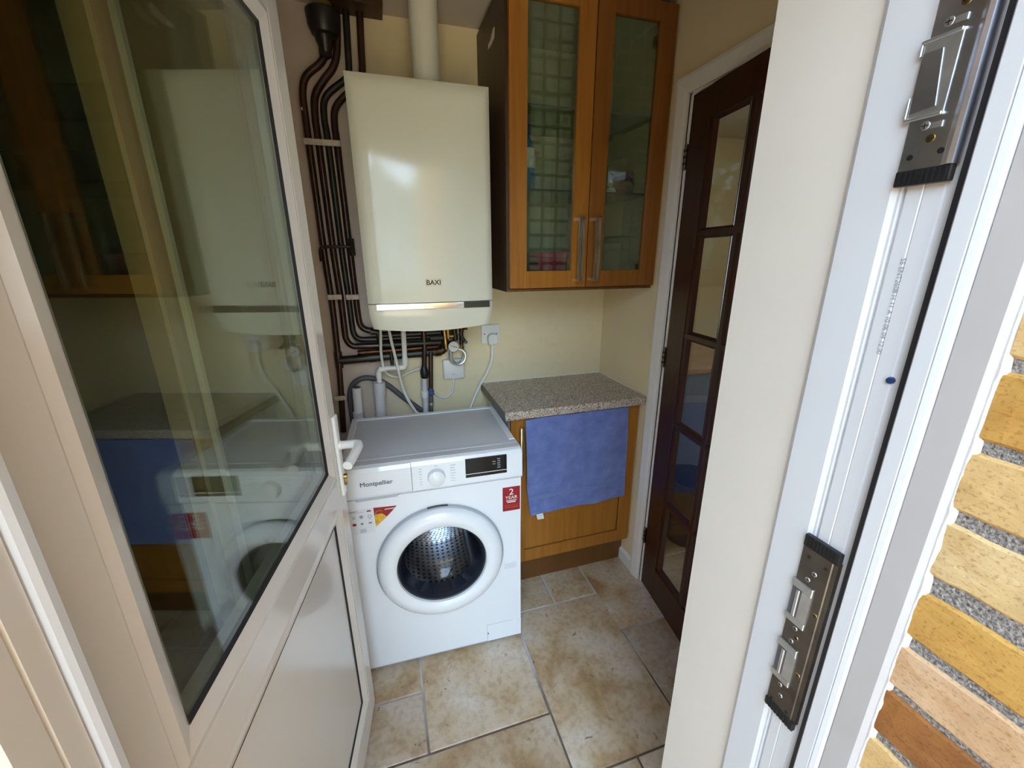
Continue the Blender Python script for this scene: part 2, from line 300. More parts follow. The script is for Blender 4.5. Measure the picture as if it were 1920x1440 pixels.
# ------------------------------------------------------------------ mesh building
class MB:
    def __init__(self): self.v = []; self.f = []; self.uv = None
    def add(self, vs, fs):
        o = len(self.v); self.v += [Vector(p) for p in vs]; self.f += [tuple(i + o for i in q) for q in fs]; return self
    def box(self, x0, x1, y0, y1, z0, z1, bev=0.0, seg=2):
        x0, x1 = min(x0, x1), max(x0, x1); y0, y1 = min(y0, y1), max(y0, y1); z0, z1 = min(z0, z1), max(z0, z1)
        vs = [(x, y, z) for z in (z0, z1) for y in (y0, y1) for x in (x0, x1)]
        fs = [(0, 2, 3, 1), (4, 5, 7, 6), (0, 1, 5, 4), (2, 6, 7, 3), (0, 4, 6, 2), (1, 3, 7, 5)]
        if bev <= 0: return self.add(vs, fs)
        bm = bmesh.new(); bv = [bm.verts.new(p) for p in vs]
        for q in fs: bm.faces.new([bv[i] for i in q])
        bmesh.ops.bevel(bm, geom=list(bm.edges), offset=bev, segments=seg, profile=0.5, affect='EDGES')
        return self.from_bm(bm)
    def from_bm(self, bm):
        bm.verts.index_update()
        self.add([v.co.copy() for v in bm.verts], [[v.index for v in f.verts] for f in bm.faces]); bm.free(); return self
    def prism(self, poly, a, b, axis='z'):
        """poly: 2-D outline, extruded from a to b; axis z: (x,y), y: (x,z), x: (y,z)"""
        def P(p, t): return {'z': (p[0], p[1], t), 'y': (p[0], t, p[1]), 'x': (t, p[0], p[1])}[axis]
        n = len(poly)
        vs = [P(p, a) for p in poly] + [P(p, b) for p in poly]
        fs = [tuple(range(n)), tuple(range(2 * n - 1, n - 1, -1))] + [(i, i + n, (i + 1) % n + n, (i + 1) % n) for i in range(n)]
        return self.add(vs, fs)
    def tube(self, pts, r, n=12, smooth=0, closed=False, caps=True):
        P = [Vector(p) for p in pts]
        if smooth:
            Q = []
            for i in range(len(P) - 1):
                p0 = P[max(i - 1, 0)]; p1 = P[i]; p2 = P[i + 1]; p3 = P[min(i + 2, len(P) - 1)]
                for k in range(smooth):
                    t = k / smooth
                    Q.append(0.5 * ((2 * p1) + (p2 - p0) * t + (2 * p0 - 5 * p1 + 4 * p2 - p3) * t * t + (3 * p1 - p0 - 3 * p2 + p3) * t ** 3))
            Q.append(P[-1]); P = Q
        m = len(P); rs = r if isinstance(r, (list, tuple)) else [r] * m
        ref = None; rings = []
        for i in range(m):
            d = (P[min(i + 1, m - 1)] - P[max(i - 1, 0)]).normalized()
            if ref is None:
                ref = Vector((0, 1, 0)) if abs(d.y) < 0.9 else Vector((1, 0, 0))
            a = (ref - d * ref.dot(d)).normalized(); b = d.cross(a); ref = a
            rings.append([P[i] + (a * math.cos(2 * math.pi * k / n) + b * math.sin(2 * math.pi * k / n)) * rs[i] for k in range(n)])
        vs = [p for rg in rings for p in rg]
        fs = [(i * n + k, i * n + (k + 1) % n, (i + 1) * n + (k + 1) % n, (i + 1) * n + k) for i in range(m - 1) for k in range(n)]
        if caps: fs += [tuple(range(n - 1, -1, -1)), tuple((m - 1) * n + k for k in range(n))]
        return self.add(vs, fs)
    def lathe(self, prof, c, axis='z', n=48, close=False):
        """prof: list of (radius, height along axis)"""
        rings = []
        for rr, h in prof:
            ring = []
            for k in range(n):
                t = 2 * math.pi * k / n; a, b = rr * math.cos(t), rr * math.sin(t)
                ring.append({'z': (c[0] + a, c[1] + b, c[2] + h), 'y': (c[0] + a, c[1] + h, c[2] + b), 'x': (c[0] + h, c[1] + a, c[2] + b)}[axis])
            rings.append(ring)
        m = len(rings)
        vs = [p for rg in rings for p in rg]
        fs = [(i * n + k, i * n + (k + 1) % n, (i + 1) * n + (k + 1) % n, (i + 1) * n + k) for i in range(m - 1) for k in range(n)]
        if close:
            fs += [tuple(range(n)), tuple((m - 1) * n + k for k in range(n))]
        return self.add(vs, fs)
    def cyl(self, c, r, h, axis='z', n=24): return self.lathe([(r, 0), (r, h)], c, axis, n, True)
    def text(self, s, o, right, upv, size, extrude=0.0003, embolden=0.0, align='LEFT', shear=0.0):
        cu = bpy.data.curves.new('t', 'FONT'); cu.body = s; cu.size = size; cu.extrude = 0; cu.offset = embolden; cu.align_x = align; cu.shear = shear
        ob = bpy.data.objects.new('t', cu); COL.objects.link(ob)
        bpy.context.view_layer.update()
        dg = bpy.context.evaluated_depsgraph_get()
        me = bpy.data.meshes.new_from_object(ob.evaluated_get(dg))
        rt_ = Vector(right).normalized(); u_ = Vector(upv).normalized(); n_ = rt_.cross(u_); o = Vector(o)
        base = [o + rt_ * v.co.x + u_ * v.co.y + n_ * extrude for v in me.vertices]
        self.add(base, [tuple(p.vertices) for p in me.polygons])
        bpy.data.objects.remove(ob); bpy.data.curves.remove(cu); bpy.data.meshes.remove(me)
        return self

ROOT = {}
def thing(name, label, cat, loc=(0, 0, 0), rotz=0.0, group=None, kind=None):
    o = bpy.data.objects.new(name, None); COL.objects.link(o)
    o.empty_display_size = 0.05
    o.location = loc; o.rotation_euler = (0, 0, rotz)
    o['label'] = label; o['category'] = cat
    if group: o['group'] = group
    if kind: o['kind'] = kind
    ROOT[o] = Matrix.Translation(loc) @ Matrix.Rotation(rotz, 4, 'Z')
    return o
def mesh(name, mb, material, smooth=False):
    me = bpy.data.meshes.new(name)
    me.from_pydata([tuple(v) for v in mb.v], [], mb.f); me.update()
    bm = bmesh.new(); bm.from_mesh(me); bmesh.ops.recalc_face_normals(bm, faces=list(bm.faces)); bm.to_mesh(me); bm.free()
    if smooth:
        me.polygons.foreach_set('use_smooth', [True] * len(me.polygons)); me.set_sharp_from_angle(angle=R(38))
    me.materials.append(MATS[material])
    return me
def part(name, mb, material, parent, world=False, smooth=False, label=None, kind=None):
    if world:
        iv = ROOT[parent].inverted(); mb.v = [iv @ v for v in mb.v]
    o = bpy.data.objects.new(name, mesh(name, mb, material, smooth)); COL.objects.link(o); o.parent = parent
    ROOT[o] = ROOT[parent]
    if label: o['label'] = label
    if kind: o['kind'] = kind
    return o
def solo(name, mb, material, label, cat, group=None, kind=None, smooth=False, base=None):
    if base is None:
        c = [sum(v[i] for v in mb.v) / len(mb.v) for i in range(3)]; base = (c[0], c[1], min(v.z for v in mb.v))
    b = Vector(base); mb.v = [v - b for v in mb.v]
    o = bpy.data.objects.new(name, mesh(name, mb, material, smooth)); COL.objects.link(o); o.location = b
    o['label'] = label; o['category'] = cat
    if group: o['group'] = group
    if kind: o['kind'] = kind
    ROOT[o] = Matrix.Translation(b)
    return o

# ------------------------------------------------------------------ room shell
ZC = 2.303
XL = -1.40          # left wall
YF = -1.350         # inner face of the front wall
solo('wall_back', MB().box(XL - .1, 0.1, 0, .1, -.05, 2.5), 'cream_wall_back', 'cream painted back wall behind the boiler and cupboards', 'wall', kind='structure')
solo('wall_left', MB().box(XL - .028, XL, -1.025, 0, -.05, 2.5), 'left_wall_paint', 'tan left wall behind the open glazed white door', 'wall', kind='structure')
solo('wall_alcove', MB().box(-1.95, -1.85, -1.52, -.9, -.05, 2.5).box(-1.85, XL - .028, -.96, -.90, -.05, 2.5).box(-1.85, XL, -1.52, -1.49, -.05, 2.5).box(-1.95, XL, -1.52, -.95, ZC, 2.5).box(-1.95, XL, -1.52, -.95, -.05, 0), 'alcove_gloom',
     'alcove with darkness painted in, behind the open glazed white door', 'wall', kind='structure')
tf = thing('trim_4', 'pale upright casing at the alcove edge, seen through the glazed door', 'casing', (XL, -1.0, 0), kind='structure')
part('casing_board', MB().prism([(XL, -1.018), (XL + .006, -1.016), (XL + .008, -.985), (XL + .005, -.962), (XL, -.960)], 0, 2.1, 'z'), 'ceiling_paint', tf, world=True)
part('casing_bead', MB().prism([(XL, -.952), (XL + .010, -.950), (XL + .012, -.940), (XL, -.932)], 0, 2.1, 'z'), 'white_trim', tf, world=True)
DO0, DO1, DZ = -1.292, -.500, 1.995        # doorway in the right wall
solo('wall_right', MB().box(0, .1, DO1, .0, -.05, 2.5).box(0, .1, -1.5, DO0, -.05, 2.5).box(0, .1, DO0, DO1, DZ, 2.5), 'cream_wall',
     'cream painted right wall around the dark glazed door', 'wall', kind='structure')
solo('wall_front', MB().box(-.55, 0.0, -1.486, YF, -.05, 2.5).box(-1.40, -.55, -1.486, YF, 2.12, 2.5), 'cream_plaster',
     'pale plastered door reveal between room and white frame', 'wall', kind='structure')
solo('ceiling', MB().box(XL - .1, .1, -1.5, .1, ZC, ZC + .06), 'ceiling_paint', 'dull greyish painted ceiling above the boiler', 'ceiling', kind='structure')

# floor: grout bed with separate stone tiles
floor = thing('floor', 'travertine tiled floor of the utility room', 'floor', (-.7, -.75, 0), kind='structure')
part('grout_bed', MB().box(XL, 0.02, -1.56, 0, -.05, -.003), 'grout', floor, world=True)
TL = [(-.633, -.230, -1.127, -.513), (-.438, -.238, -.513, -.305), (-.84, -.438, -.513, -.10), (-.238, 0.0, -.717, -.0), (-.230, 0.0, -1.127, -.717),
      (-.438, -.238, -.305, -.0), (-1.04, -.635, -.930, -.513), (-1.25, -1.04, -.730, -.513), (-1.25, -1.04, -.930, -.730), (-1.40, -1.25, -.930, -.40),
      (-1.40, -.84, -.513, -.10), (-1.24, -.633, -1.335, -.930), (-1.40, -1.24, -1.335, -.930), (-.633, -.427, -1.335, -1.127), (-.427, -.0, -1.335, -1.127),
      (-1.40, -1.0, -1.56, -1.335), (-1.0, -.56, -1.56, -1.335)]
for (x0, x1, y0, y1) in TL:
    g = .0035; cx, cy = (x0 + x1) / 2, (y0 + y1) / 2
    m = MB().box(x0 + g, x1 - g, y0 + g, y1 - g, -.012, 0.0, .0018, 1)
    # each tile has its own origin so the stone pattern differs
    o = part('tile', m, 'travertine', floor, world=True)
    c = Vector((cx, cy, 0)) - Vector((-.7, -.75, 0))
    for v in o.data.vertices: v.co -= c
    o.location = c

# skirting and architrave of the inner door
solo('baseboard_right', MB().prism([(-.014, 0), (0, 0), (0, .062), (-.006, .062), (-.014, .054)], -.452, -.22, 'y'), 'white_trim',
     'short white skirting board below the base cupboard corner', 'skirting', kind='structure')
ar = thing('trim_1', 'white painted architrave around the dark glazed door', 'architrave', (0, -.47, 0), kind='structure')
def arch_profile(y0, y1):   # from outer edge y0 to inner edge y1 on the wall face
    return [(0, y0), (-.016, y0), (-.018, y0 + (y1 - y0) * .2), (-.014, y0 + (y1 - y0) * .75), (-.010, y1), (0, y1)]
part('jamb_casing', MB().prism(arch_profile(-.440, -.494), 0, 2.049, 'z'), 'white_trim', ar, world=True)
part('jamb_casing', MB().prism(arch_profile(-1.352 + .004, -1.298), 0, 2.049, 'z'), 'white_trim', ar, world=True)
part('head_casing', MB().prism([(0, 2.049), (-.016, 2.049), (-.018, 2.039), (-.014, 2.010), (-.010, 1.995), (0, 1.995)], -1.348, -.440, 'y'), 'white_trim', ar, world=True)
part('door_lining', MB().box(.0, .1, -.508, -.494, 0, 2.0).box(0, .1, -1.30, -1.286, 0, 2.0).box(0, .1, -1.30, -.494, 1.988, 2.0), 'white_trim', ar, world=True)

# ------------------------------------------------------------------ next room seen through the inner door
solo('floor_next_room', MB().box(0.02, 2.4, -2.2, 1.2, -.05, -.003), 'grout', 'tiled floor beyond the dark glazed door', 'floor', kind='structure')
nf = bpy.data.objects['floor_next_room']
for i in range(4):
    for j in range(5):
        x0, y0 = .03 + i * .4, -1.2 + j * .4
        o = part('tile', MB().box(x0 + .004, x0 + .396, y0 + .004, y0 + .396, -.012, 0.0), 'travertine', nf, world=True)
solo('wall_next_room', MB().box(.1, 2.4, 1.1, 1.2, 0, 2.4).box(2.3, 2.4, -.4, 1.2, 0, 2.4).box(2.3, 2.4, -2.2, -.4, 1.9, 2.4).box(2.3, 2.4, -2.2, -.4, 0, 1.0)
     .box(.1, 2.4, -2.2, -2.1, 0, 2.4).box(0, .1, .1, 1.2, 0, 2.4).box(0.0, .1, -2.2, -1.5, 0, 2.4), 'kitchen_wall', 'cream walls of the room beyond the glazed door', 'wall', kind='structure')
solo('ceiling_next_room', MB().box(0.1, 2.4, -2.2, 1.2, 2.35, 2.4), 'ceiling_paint', 'ceiling of the room beyond the glazed door', 'ceiling', kind='structure')
kc = thing('kitchen_counter', 'wood topped counter with blue grey front beyond the dark glazed door', 'counter', (.9, .2, 0))
part('counter_top', MB().box(.35, 1.5, -.12, .5, .87, .905, .004), 'kitchen_top', kc, world=True)
part('unit_front', MB().box(.37, 1.48, -.09, .5, .10, .87), 'kitchen_unit', kc, world=True)
part('plinth', MB().box(.39, 1.46, -.03, .5, 0, .10), 'carcass_brown', kc, world=True)
kb = thing('waste_bin', 'dark round bin on tiles beyond the dark glazed door', 'bin', (.42, -.30, 0))
part('bin_body', MB().lathe([(.0, .0), (.10, 0), (.135, .36), (.128, .36), (.095, .012), (0, .012)], (.42, -.30, 0), 'z', 32), 'bin_dark', kb, world=True, smooth=True)
part('bin_rim', MB().lathe([(.127, .355), (.141, .355), (.143, .368), (.129, .372), (.127, .355)], (.42, -.30, 0), 'z', 32), 'black_plastic', kb, world=True, smooth=True)

# ------------------------------------------------------------------ dark glazed inner door (ajar)
b_ = R(7.1654)
d2 = thing('door_2', 'dark mahogany glazed door with small square panes, slightly ajar', 'door', (-.0027, -.5157, 0), math.atan2(-math.cos(b_), -math.sin(b_)), kind='structure')
DT = .036
W2 = .762
colx = [(.134, .270), (.322, .458), (.510, .628)]
rowz = [(1.564, 1.878), (1.216, 1.531), (.866, 1.181), (.513, .829), (.184, .478)]
part('stile', MB().box(0, .104, 0, DT, .008, 1.983, .0015, 1), 'mahogany', d2)
part('stile', MB().box(W2 - .104, W2, 0, DT, .008, 1.983, .0015, 1), 'mahogany', d2)
part('top_rail', MB().box(.104, W2 - .104, 0, DT, 1.893, 1.983), 'mahogany', d2)
part('bottom_rail', MB().box(.104, W2 - .104, 0, DT, .008, .155), 'mahogany', d2)
for i in range(4):
    za, zb = rowz[i + 1][1], rowz[i][0]; zm = (za + zb) / 2
    part('glazing_bar', MB().prism([(0.003, zm - .008), (0.003, zm + .008), (.011, zb - .002), (DT - .011, zb - .002), (DT - .003, zm + .008), (DT - .003, zm - .008), (DT - .011, za + .002), (.011, za + .002)], .104, W2 - .104, 'x'), 'mahogany', d2)
for i in range(2):
    xa, xb = colx[i][1], colx[i + 1][0]; xm = (xa + xb) / 2
    part('glazing_bar', MB().prism([(xm - .008, .002), (xm + .008, .002), (xb - .004, .012), (xb - .004, DT - .012), (xm + .008, DT - .002), (xm - .008, DT - .002), (xa + .004, DT - .012), (xa + .004, .012)], .155, 1.893, 'z'), 'mahogany', d2)
for (za, zb) in rowz:
    for (xa, xb) in colx:
        # moulded bead around every opening
        m = MB()
        ox0, ox1, oz0, oz1 = xa - .03, xb + .026, za - .016, zb + .016
        if xa > .2: ox0 = xa - .012
        if xb < .5: ox1 = xb + .012
        O = [(ox0, .004, oz0), (ox1, .004, oz0), (ox1, .004, oz1), (ox0, .004, oz1)]
        I = [(xa, .015, za), (xb, .015, za), (xb, .015, zb), (xa, .015, zb)]
        M_ = [((a[0] + c[0]) / 2, .006, (a[2] + c[2]) / 2) for a, c in zip(O, I)]
        m.add(O + M_ + I, [(k, (k + 1) % 4, 4 + (k + 1) % 4, 4 + k) for k in range(4)] + [(4 + k, 4 + (k + 1) % 4, 8 + (k + 1) % 4, 8 + k) for k in range(4)])
        part('glazing_moulding', m, 'mahogany', d2)
        part('pane', MB().box(xa - .004, xb + .004, .016, .020, za - .004, zb + .004), 'door_glass', d2)
for z in (1.80, 1.092, .259):
    h = part('hinge', MB().cyl((-.006, -.004, z - .04), .005, .08, 'z', 10).box(-.008, .0, -.001, .001, z - .04, z + .04), 'steel_dull', d2, smooth=True)
    for q in (-.02, .0, .02): part('knuckle', MB().cyl((-.006, -.004, z + q - .004), .0065, .008, 'z', 10), 'black_plastic', h)

# ------------------------------------------------------------------ front door frame, brick reveal, outside
fr = thing('trim_2', 'white plastic door frame with black seal in the right reveal', 'door frame', (-.55, -1.56, 0), kind='structure')
prof = [(-.545, -1.484), (-.5525, -1.484), (-.5555, -1.489), (-.5555, -1.531), (-.553, -1.536), (-.553, -1.5385), (-.549, -1.5395), (-.549, -1.5415), (-.5525, -1.543),
        (-.5525, -1.5555), (-.5515, -1.5565), (-.5525, -1.5575), (-.5525, -1.572), (-.5505, -1.573), (-.5505, -1.583), (-.5565, -1.5865), (-.5600, -1.590),
        (-.5600, -1.6035), (-.5585, -1.6045), (-.5600, -1.6055), (-.5590, -1.611), (-.5560, -1.614), (-.5480, -1.616), (-.53, -1.645), (-.49, -1.645), (-.49, -1.484)]
part('jamb', MB().prism(prof, 0, 2.12, 'z'), 'upvc', fr, world=True)
part('cover_trim', MB().prism([(-.5480, -1.6150), (-.5572, -1.6150), (-.5565, -1.640), (-.5520, -1.6445), (-.54, -1.6445), (-.54, -1.6150)], 0, 2.12, 'z'), 'cover_trim', fr, world=True, label='dull beige cover strip')
part('head', MB().box(-1.36, -.55, -1.645, -1.484, 2.06, 2.12), 'upvc', fr, world=True)
part('threshold', MB().box(-1.36, -.55, -1.645, -1.50, -.03, .028, .004), 'upvc', fr, world=True)
part('seal', MB().prism([(-.5495, -1.5825), (-.558, -1.5835), (-.5585, -1.5895), (-.5495, -1.590)], .02, 2.06, 'z'), 'black_rubber', fr, world=True, label='black rubber seal')
part('datestamp', MB().text('55 ENT2608 H 11 A 10 06 04 12:30', (-.5527, -1.5535, 1.4715), (0, 0, -1), (0, -1, 0), .0066, .0002), 'ink_mid', fr, world=True, label='faint printed code on the frame')
part('screw_cap', MB().lathe([(0, -.0022), (.0030, -.0020), (.0036, 0), (.0036, .003)], (-.5527, -1.5722, 1.350), 'x', 16), 'blue_ink', fr, world=True, label='dark blue screw cap', smooth=True)
fl = thing('trim_3', 'white plastic hinge side frame beside the open glazed door', 'door frame', (-1.33, -1.57, 0), kind='structure')
part('jamb', MB().prism([(-1.40, -1.60), (-1.300, -1.60), (-1.290, -1.592), (-1.290, -1.567), (-1.293, -1.565), (-1.290, -1.563), (-1.290, -1.543), (-1.296, -1.540), (-1.296, -1.52), (-1.40, -1.52)], 0, 2.12, 'z'), 'upvc_leaf', fl, world=True)
part('lip', MB().prism([(-1.298, -1.5405), (-1.2865, -1.5405), (-1.2845, -1.536), (-1.2845, -1.529), (-1.298, -1.527)], 0, 2.12, 'z'), 'upvc', fl, world=True)

# brick pier with separate bricks
pier = thing('wall_brick', 'buff and brown brick reveal outside the white door frame', 'brick wall', (-.5, -1.75, 0), kind='structure')
part('mortar_bed', MB().box(-.5482, -.45, -1.90, -1.646, -.1, 2.3), 'mortar', pier, world=True)
vis = [(.885, .937, 'brick_buff'), (.953, 1.010, 'brick_brown'), (1.024, 1.074, 'brick_pink'), (1.092, 1.145, 'brick_gold'), (1.172, 1.226, 'brick_pale'),
       (1.246, 1.301, 'brick_buff'), (1.319, 1.376, 'brick_gold'), (1.393, 1.452, 'brick_buff')]
rows = list(vis)
z = .870
kinds = ['brick_gold', 'brick_buff', 'brick_pale', 'brick_pink', 'brick_brown', 'brick_buff']
i = 0
while z > -.05: rows.append((z - .060, z, kinds[i % 6])); z -= .075; i += 1
z = 1.466
while z < 2.25: rows.append((z, z + .060, kinds[i % 6])); z += .075; i += 1
for (z0, z1, k) in rows:
    z0 -= .002; z1 += .0035
    y0, y1 = -1.866, -1.6475 + random.uniform(-.0015, .0015)
    nx = 16
    m = MB()
    # arris wobble so the brick edges are uneven
    def wob(): return random.uniform(-.0012, .0012)
    top = [(y1 + (y0 - y1) * t / nx, z1 + wob()) for t in range(nx + 1)]; bot = [(y1 + (y0 - y1) * t / nx, z0 + wob()) for t in range(nx + 1)]
    X0, X1, X2 = -.5515, -.5490, -.47
    vs = []; fs = []
    for t in range(nx + 1):
        vs += [(X1, bot[t][0], bot[t][1]), (X0, bot[t][0], bot[t][1] + .003), (X0 + random.uniform(-.0008, .0008), bot[t][0], (bot[t][1] + top[t][1]) / 2), (X0, top[t][0], top[t][1] - .003), (X1, top[t][0], top[t][1]), (X2, top[t][0], top[t][1]), (X2, bot[t][0], bot[t][1])]
    for t in range(nx):
        for q in range(7):
            a, c = t * 7 + q, t * 7 + (q + 1) % 7
            fs.append((a, c, c + 7, a + 7))
    fs += [tuple(range(7)), tuple(nx * 7 + q for q in range(6, -1, -1))]
    m.add(vs, fs)
    part('brick', m, k, pier, world=True)
# sealant bead between frame and brick
pts = []; rr = []
z = .0
random.seed(11)
while z < 2.2:
    y = -1.6460 + random.uniform(-.0003, .0003)
    for (z0, z1, k) in rows:
        if z1 - .001 < z < z1 + .016: y -= .0008
    pts.append((-.5468, y, z)); rr.append(.0052 + random.uniform(-.0004, .0005)); z += .008
part('sealant', MB().tube(pts, rr, 8), 'silicone', pier, world=True, smooth=True, label='ragged white sealant line')

solo('wall_side', MB().box(-.549, -.3, -5.2, -1.872, -.1, 3.2), 'brick_wall_far', 'buff brick side wall running out along the patio', 'wall', kind='structure')
solo('wall_sky_block', MB().box(-3.0, -2.75, -5.2, -1.872, -.1, 2.4), 'brick_wall_far', 'buff brick wall added out of view left of the patio to block sky light', 'wall', kind='structure')  # added wall, shades the right jamb from the sky on the left
solo('wall_outer', MB().box(-.45, 3.0, -1.87, -1.486, -.1, 2.7).box(-4.5, -1.40, -1.87, -1.50, -.1, 2.7).box(-1.40, -.45, -1.87, -1.486, 2.14, 2.7), 'brick_buff',
     'buff outer house wall around the doorway', 'wall', kind='structure')
solo('roof_slab', MB().box(-4.5, 3.0, -1.5, 3.0, 2.5, 2.6).box(-4.5, -2.0, -1.5, 3, 0, 2.5), 'ceiling_paint', 'slab closing the house above the utility room', 'roof', kind='structure')
solo('patio', MB().box(-5, 4, -4.6, -1.60, -.14, -.09), 'paving', 'stone patio outside the doorway', 'patio', kind='structure')
solo('ground', MB().box(-14, 14, -22, -4.6, -.16, -.10), 'warm_bounce_ground', 'unseen ground beyond the patio, tanned to warm the bounced light', 'ground', kind='structure')
hd = thing('hedge', 'tall green garden hedge beyond the patio', 'hedge', (-1, -10, -.1))
m = MB(); random.seed(3)
for q in range(14000):
    x = random.uniform(-7, 6); zz = random.uniform(-.1, 3.9 + .4 * math.sin(x * 1.3) + .3 * math.sin(x * 3.1)); y = -10 + random.uniform(-.5, .35)
    a, bb = random.uniform(0, 6.28), random.uniform(-1, 1); s = random.uniform(.06, .12)
    u = Vector((math.cos(a), math.sin(a) * .5, bb)).normalized() * s; w = Vector((random.uniform(-1, 1), random.uniform(-1, 1), random.uniform(-1, 1))).normalized() * s * .6
    c = Vector((x, y, zz)); m.add([c - u, c + w, c + u, c - w], [(0, 1, 2, 3)])
part('foliage', m, 'hedge_leaf', hd, world=True, kind='stuff')
m = MB()
for q in range(22):
    x = -6.8 + q * .58; m.tube([(x, -10, -.1), (x + .1, -10.05, 1.7), (x - .05, -10, 3.3)], [.05, .04, .02], 6)
part('stems', m, 'hedge_stem', hd, world=True, kind='stuff')

# ------------------------------------------------------------------ lock keeps on the frame
def screw(y, z, parent, m='zinc', r=.0042, x=-.5585):
    s = part('screw', MB().lathe([(0, -.0006), (r * .8, -.0004), (r, .0008), (r, .002)], (x, y, z), 'x', 14), m, parent, world=True, smooth=True)
    part('screw_slot', MB().box(x - .0010, x, y - .0004, y + .0004, z - r * .6, z + r * .6).box(x - .0010, x, y - r * .6, y + r * .6, z - .0004, z + .0004), 'black_plastic', s, world=True)
def endcap(z0, z1, parent, y0=-1.5775, y1=-1.534):
    c = part('end_cap', MB().box(-.5600, -.553, y0, y1, z0, z1, .0012, 2), 'black_plastic', parent, world=True, label='ribbed black end cap')
    for q in range(9):
        y = y0 + .004 + q * (y1 - y0 - .008) / 8
        part('rib', MB().box(-.5612, -.5598, y - .0009, y + .0009, z0 + .0015, z1 - .0015), 'black_plastic', c, world=True)
k1 = thing('door_keep', 'steel lock keep with ribbed black cap, high on the white frame', 'lock keep', (-.555, -1.556, 1.536), group='lock keeps on the frame')
plate_prof = [(-.552, -1.534), (-.5578, -1.534), (-.5583, -1.5345), (-.5583, -1.5675), (-.5600, -1.5700), (-.5620, -1.5735), (-.5612, -1.5770), (-.5580, -1.5785), (-.552, -1.5785)]
part('plate', MB().prism(plate_prof, 1.551, 1.80, 'z'), 'steel', k1, world=True, smooth=True)
endcap(1.537, 1.551, k1)
kk = part('keep_plate', MB().box(-.5588, -.556, -1.5585, -1.5315, 1.596, 1.656), 'zinc', k1, world=True)
for q in ((-1.5585, -1.5290, 1.5935, 1.5965), (-1.5585, -1.5290, 1.6555, 1.6585), (-1.5310, -1.5290, 1.5965, 1.614), (-1.5310, -1.5290, 1.646, 1.6555)):
    part('keep_lip', MB().box(-.5602, -.556, *q, .0006, 1), 'zinc', kk, world=True)
part('keep_step', MB().prism([(-1.5325, 1.600), (-1.5325, 1.6475), (-1.5470, 1.6475), (-1.5470, 1.6475), (-1.5520, 1.602)], -.5596, -.556, 'x'), 'steel', kk, world=True)
for (y, zz, mm) in ((-1.546, 1.6665, 'zinc'), (-1.548, 1.5870, 'zinc'), (-1.5545, 1.5755, 'brass'), (-1.5550, 1.6775, 'brass')): screw(y, zz, k1, mm)
for (y, zz) in ((-1.542, 1.5620), (-1.5650, 1.5635)): part('hole', MB().cyl((-.5588, y, zz), .0026, .002, 'x', 12), 'black_plastic', k1, world=True)
for (y, zz) in ((-1.5545, 1.6655), (-1.5565, 1.5860)): part('slot', MB().box(-.5589, -.557, y - .004, y + .004, zz - .0025, zz + .0025), 'zinc', k1, world=True)

k2 = thing('door_keep', 'dull bronze steel lock keep with two catches, low on the white frame', 'lock keep', (-.555, -1.556, .84), group='lock keeps on the frame')
part('plate', MB().prism([(-.552, -1.5325), (-.5578, -1.5325), (-.5583, -1.533), (-.5583, -1.5690), (-.5570, -1.5700), (-.5570, -1.5755), (-.552, -1.5765)], .852, 1.121, 'z'), 'steel_dull', k2, world=True)
endcap(1.119, 1.136, k2, -1.5765, -1.5325); endcap(.840, .853, k2, -1.5755, -1.5315)
for (z0, z1, w) in ((1.001, 1.067, 'open'), (.899, .965, 'open')):
    kk = part('keep_box', MB().box(-.5605, -.557, -1.5575, -1.5300, z0, z0 + .010, .0008, 1).box(-.5605, -.557, -1.5575, -1.5300, z1 - .012, z1, .0008, 1)
              .box(-.5605, -.557, -1.5575, -1.5455, z0 + .01, z1 - .012), 'zinc', k2, world=True)
    part('catch_slot', MB().box(-.5592, -.557, -1.5455, -1.532, z0 + .010, z1 - .012), 'hose_grey', kk, world=True)
    part('roller', MB().cyl((-.5590, -1.5405, z0 + .011), .0028, z1 - z0 - .024, 'z', 12), 'chrome', kk, world=True, smooth=True)
for (y, zz, mm) in ((-1.5530, 1.0885, 'zinc'), (-1.5655, 1.0345, 'brass'), (-1.5510, .9820, 'brass'), (-1.5645, .9315, 'brass'), (-1.5500, .8750, 'zinc'),
                    (-1.5470, 1.0755, 'zinc'), (-1.5470, .9945, 'zinc'), (-1.5460, .9720, 'zinc'), (-1.5460, .8915, 'zinc')): screw(y, zz, k2, mm, .0036)
for (y, zz) in ((-1.542, 1.1065), (-1.5635, 1.1055), (-1.539, .8570), (-1.562, .8590)): part('hole', MB().cyl((-.5588, y, zz), .0022, .002, 'x', 12), 'black_plastic', k2, world=True)

# ------------------------------------------------------------------ open glazed front door
la = R(8.91)
LD = Vector((math.sin(la), math.cos(la), 0))
L0 = Vector((-1.319, -1.513, 0))
d1 = thing('door_1', 'white plastic half glazed door standing open on the left', 'door', L0, math.pi / 2 - la, kind='structure')
LW, LT = .785, .062
ZB, ZT = .035, 2.045
OS0, OS1 = .070, .726                   # outer edge of the beads
UZ0, UZ1 = .915, 1.928                  # upper (glazed) opening
PZ0, PZ1 = .128, .846                   # lower (panel) opening
part('stile', MB().box(0, OS0, 0, LT, ZB, ZT, .003), 'upvc_leaf', d1)
part('stile', MB().box(OS1, LW, 0, LT, ZB, ZT, .003), 'upvc_leaf', d1)
part('rail', MB().box(OS0, OS1, .0, LT, UZ1, ZT), 'upvc_leaf', d1)
part('rail', MB().box(OS0, OS1, .0, LT, PZ1, UZ0), 'upvc_leaf', d1)
part('rail', MB().box(OS0, OS1, .0, LT, ZB, PZ0), 'upvc_leaf', d1)
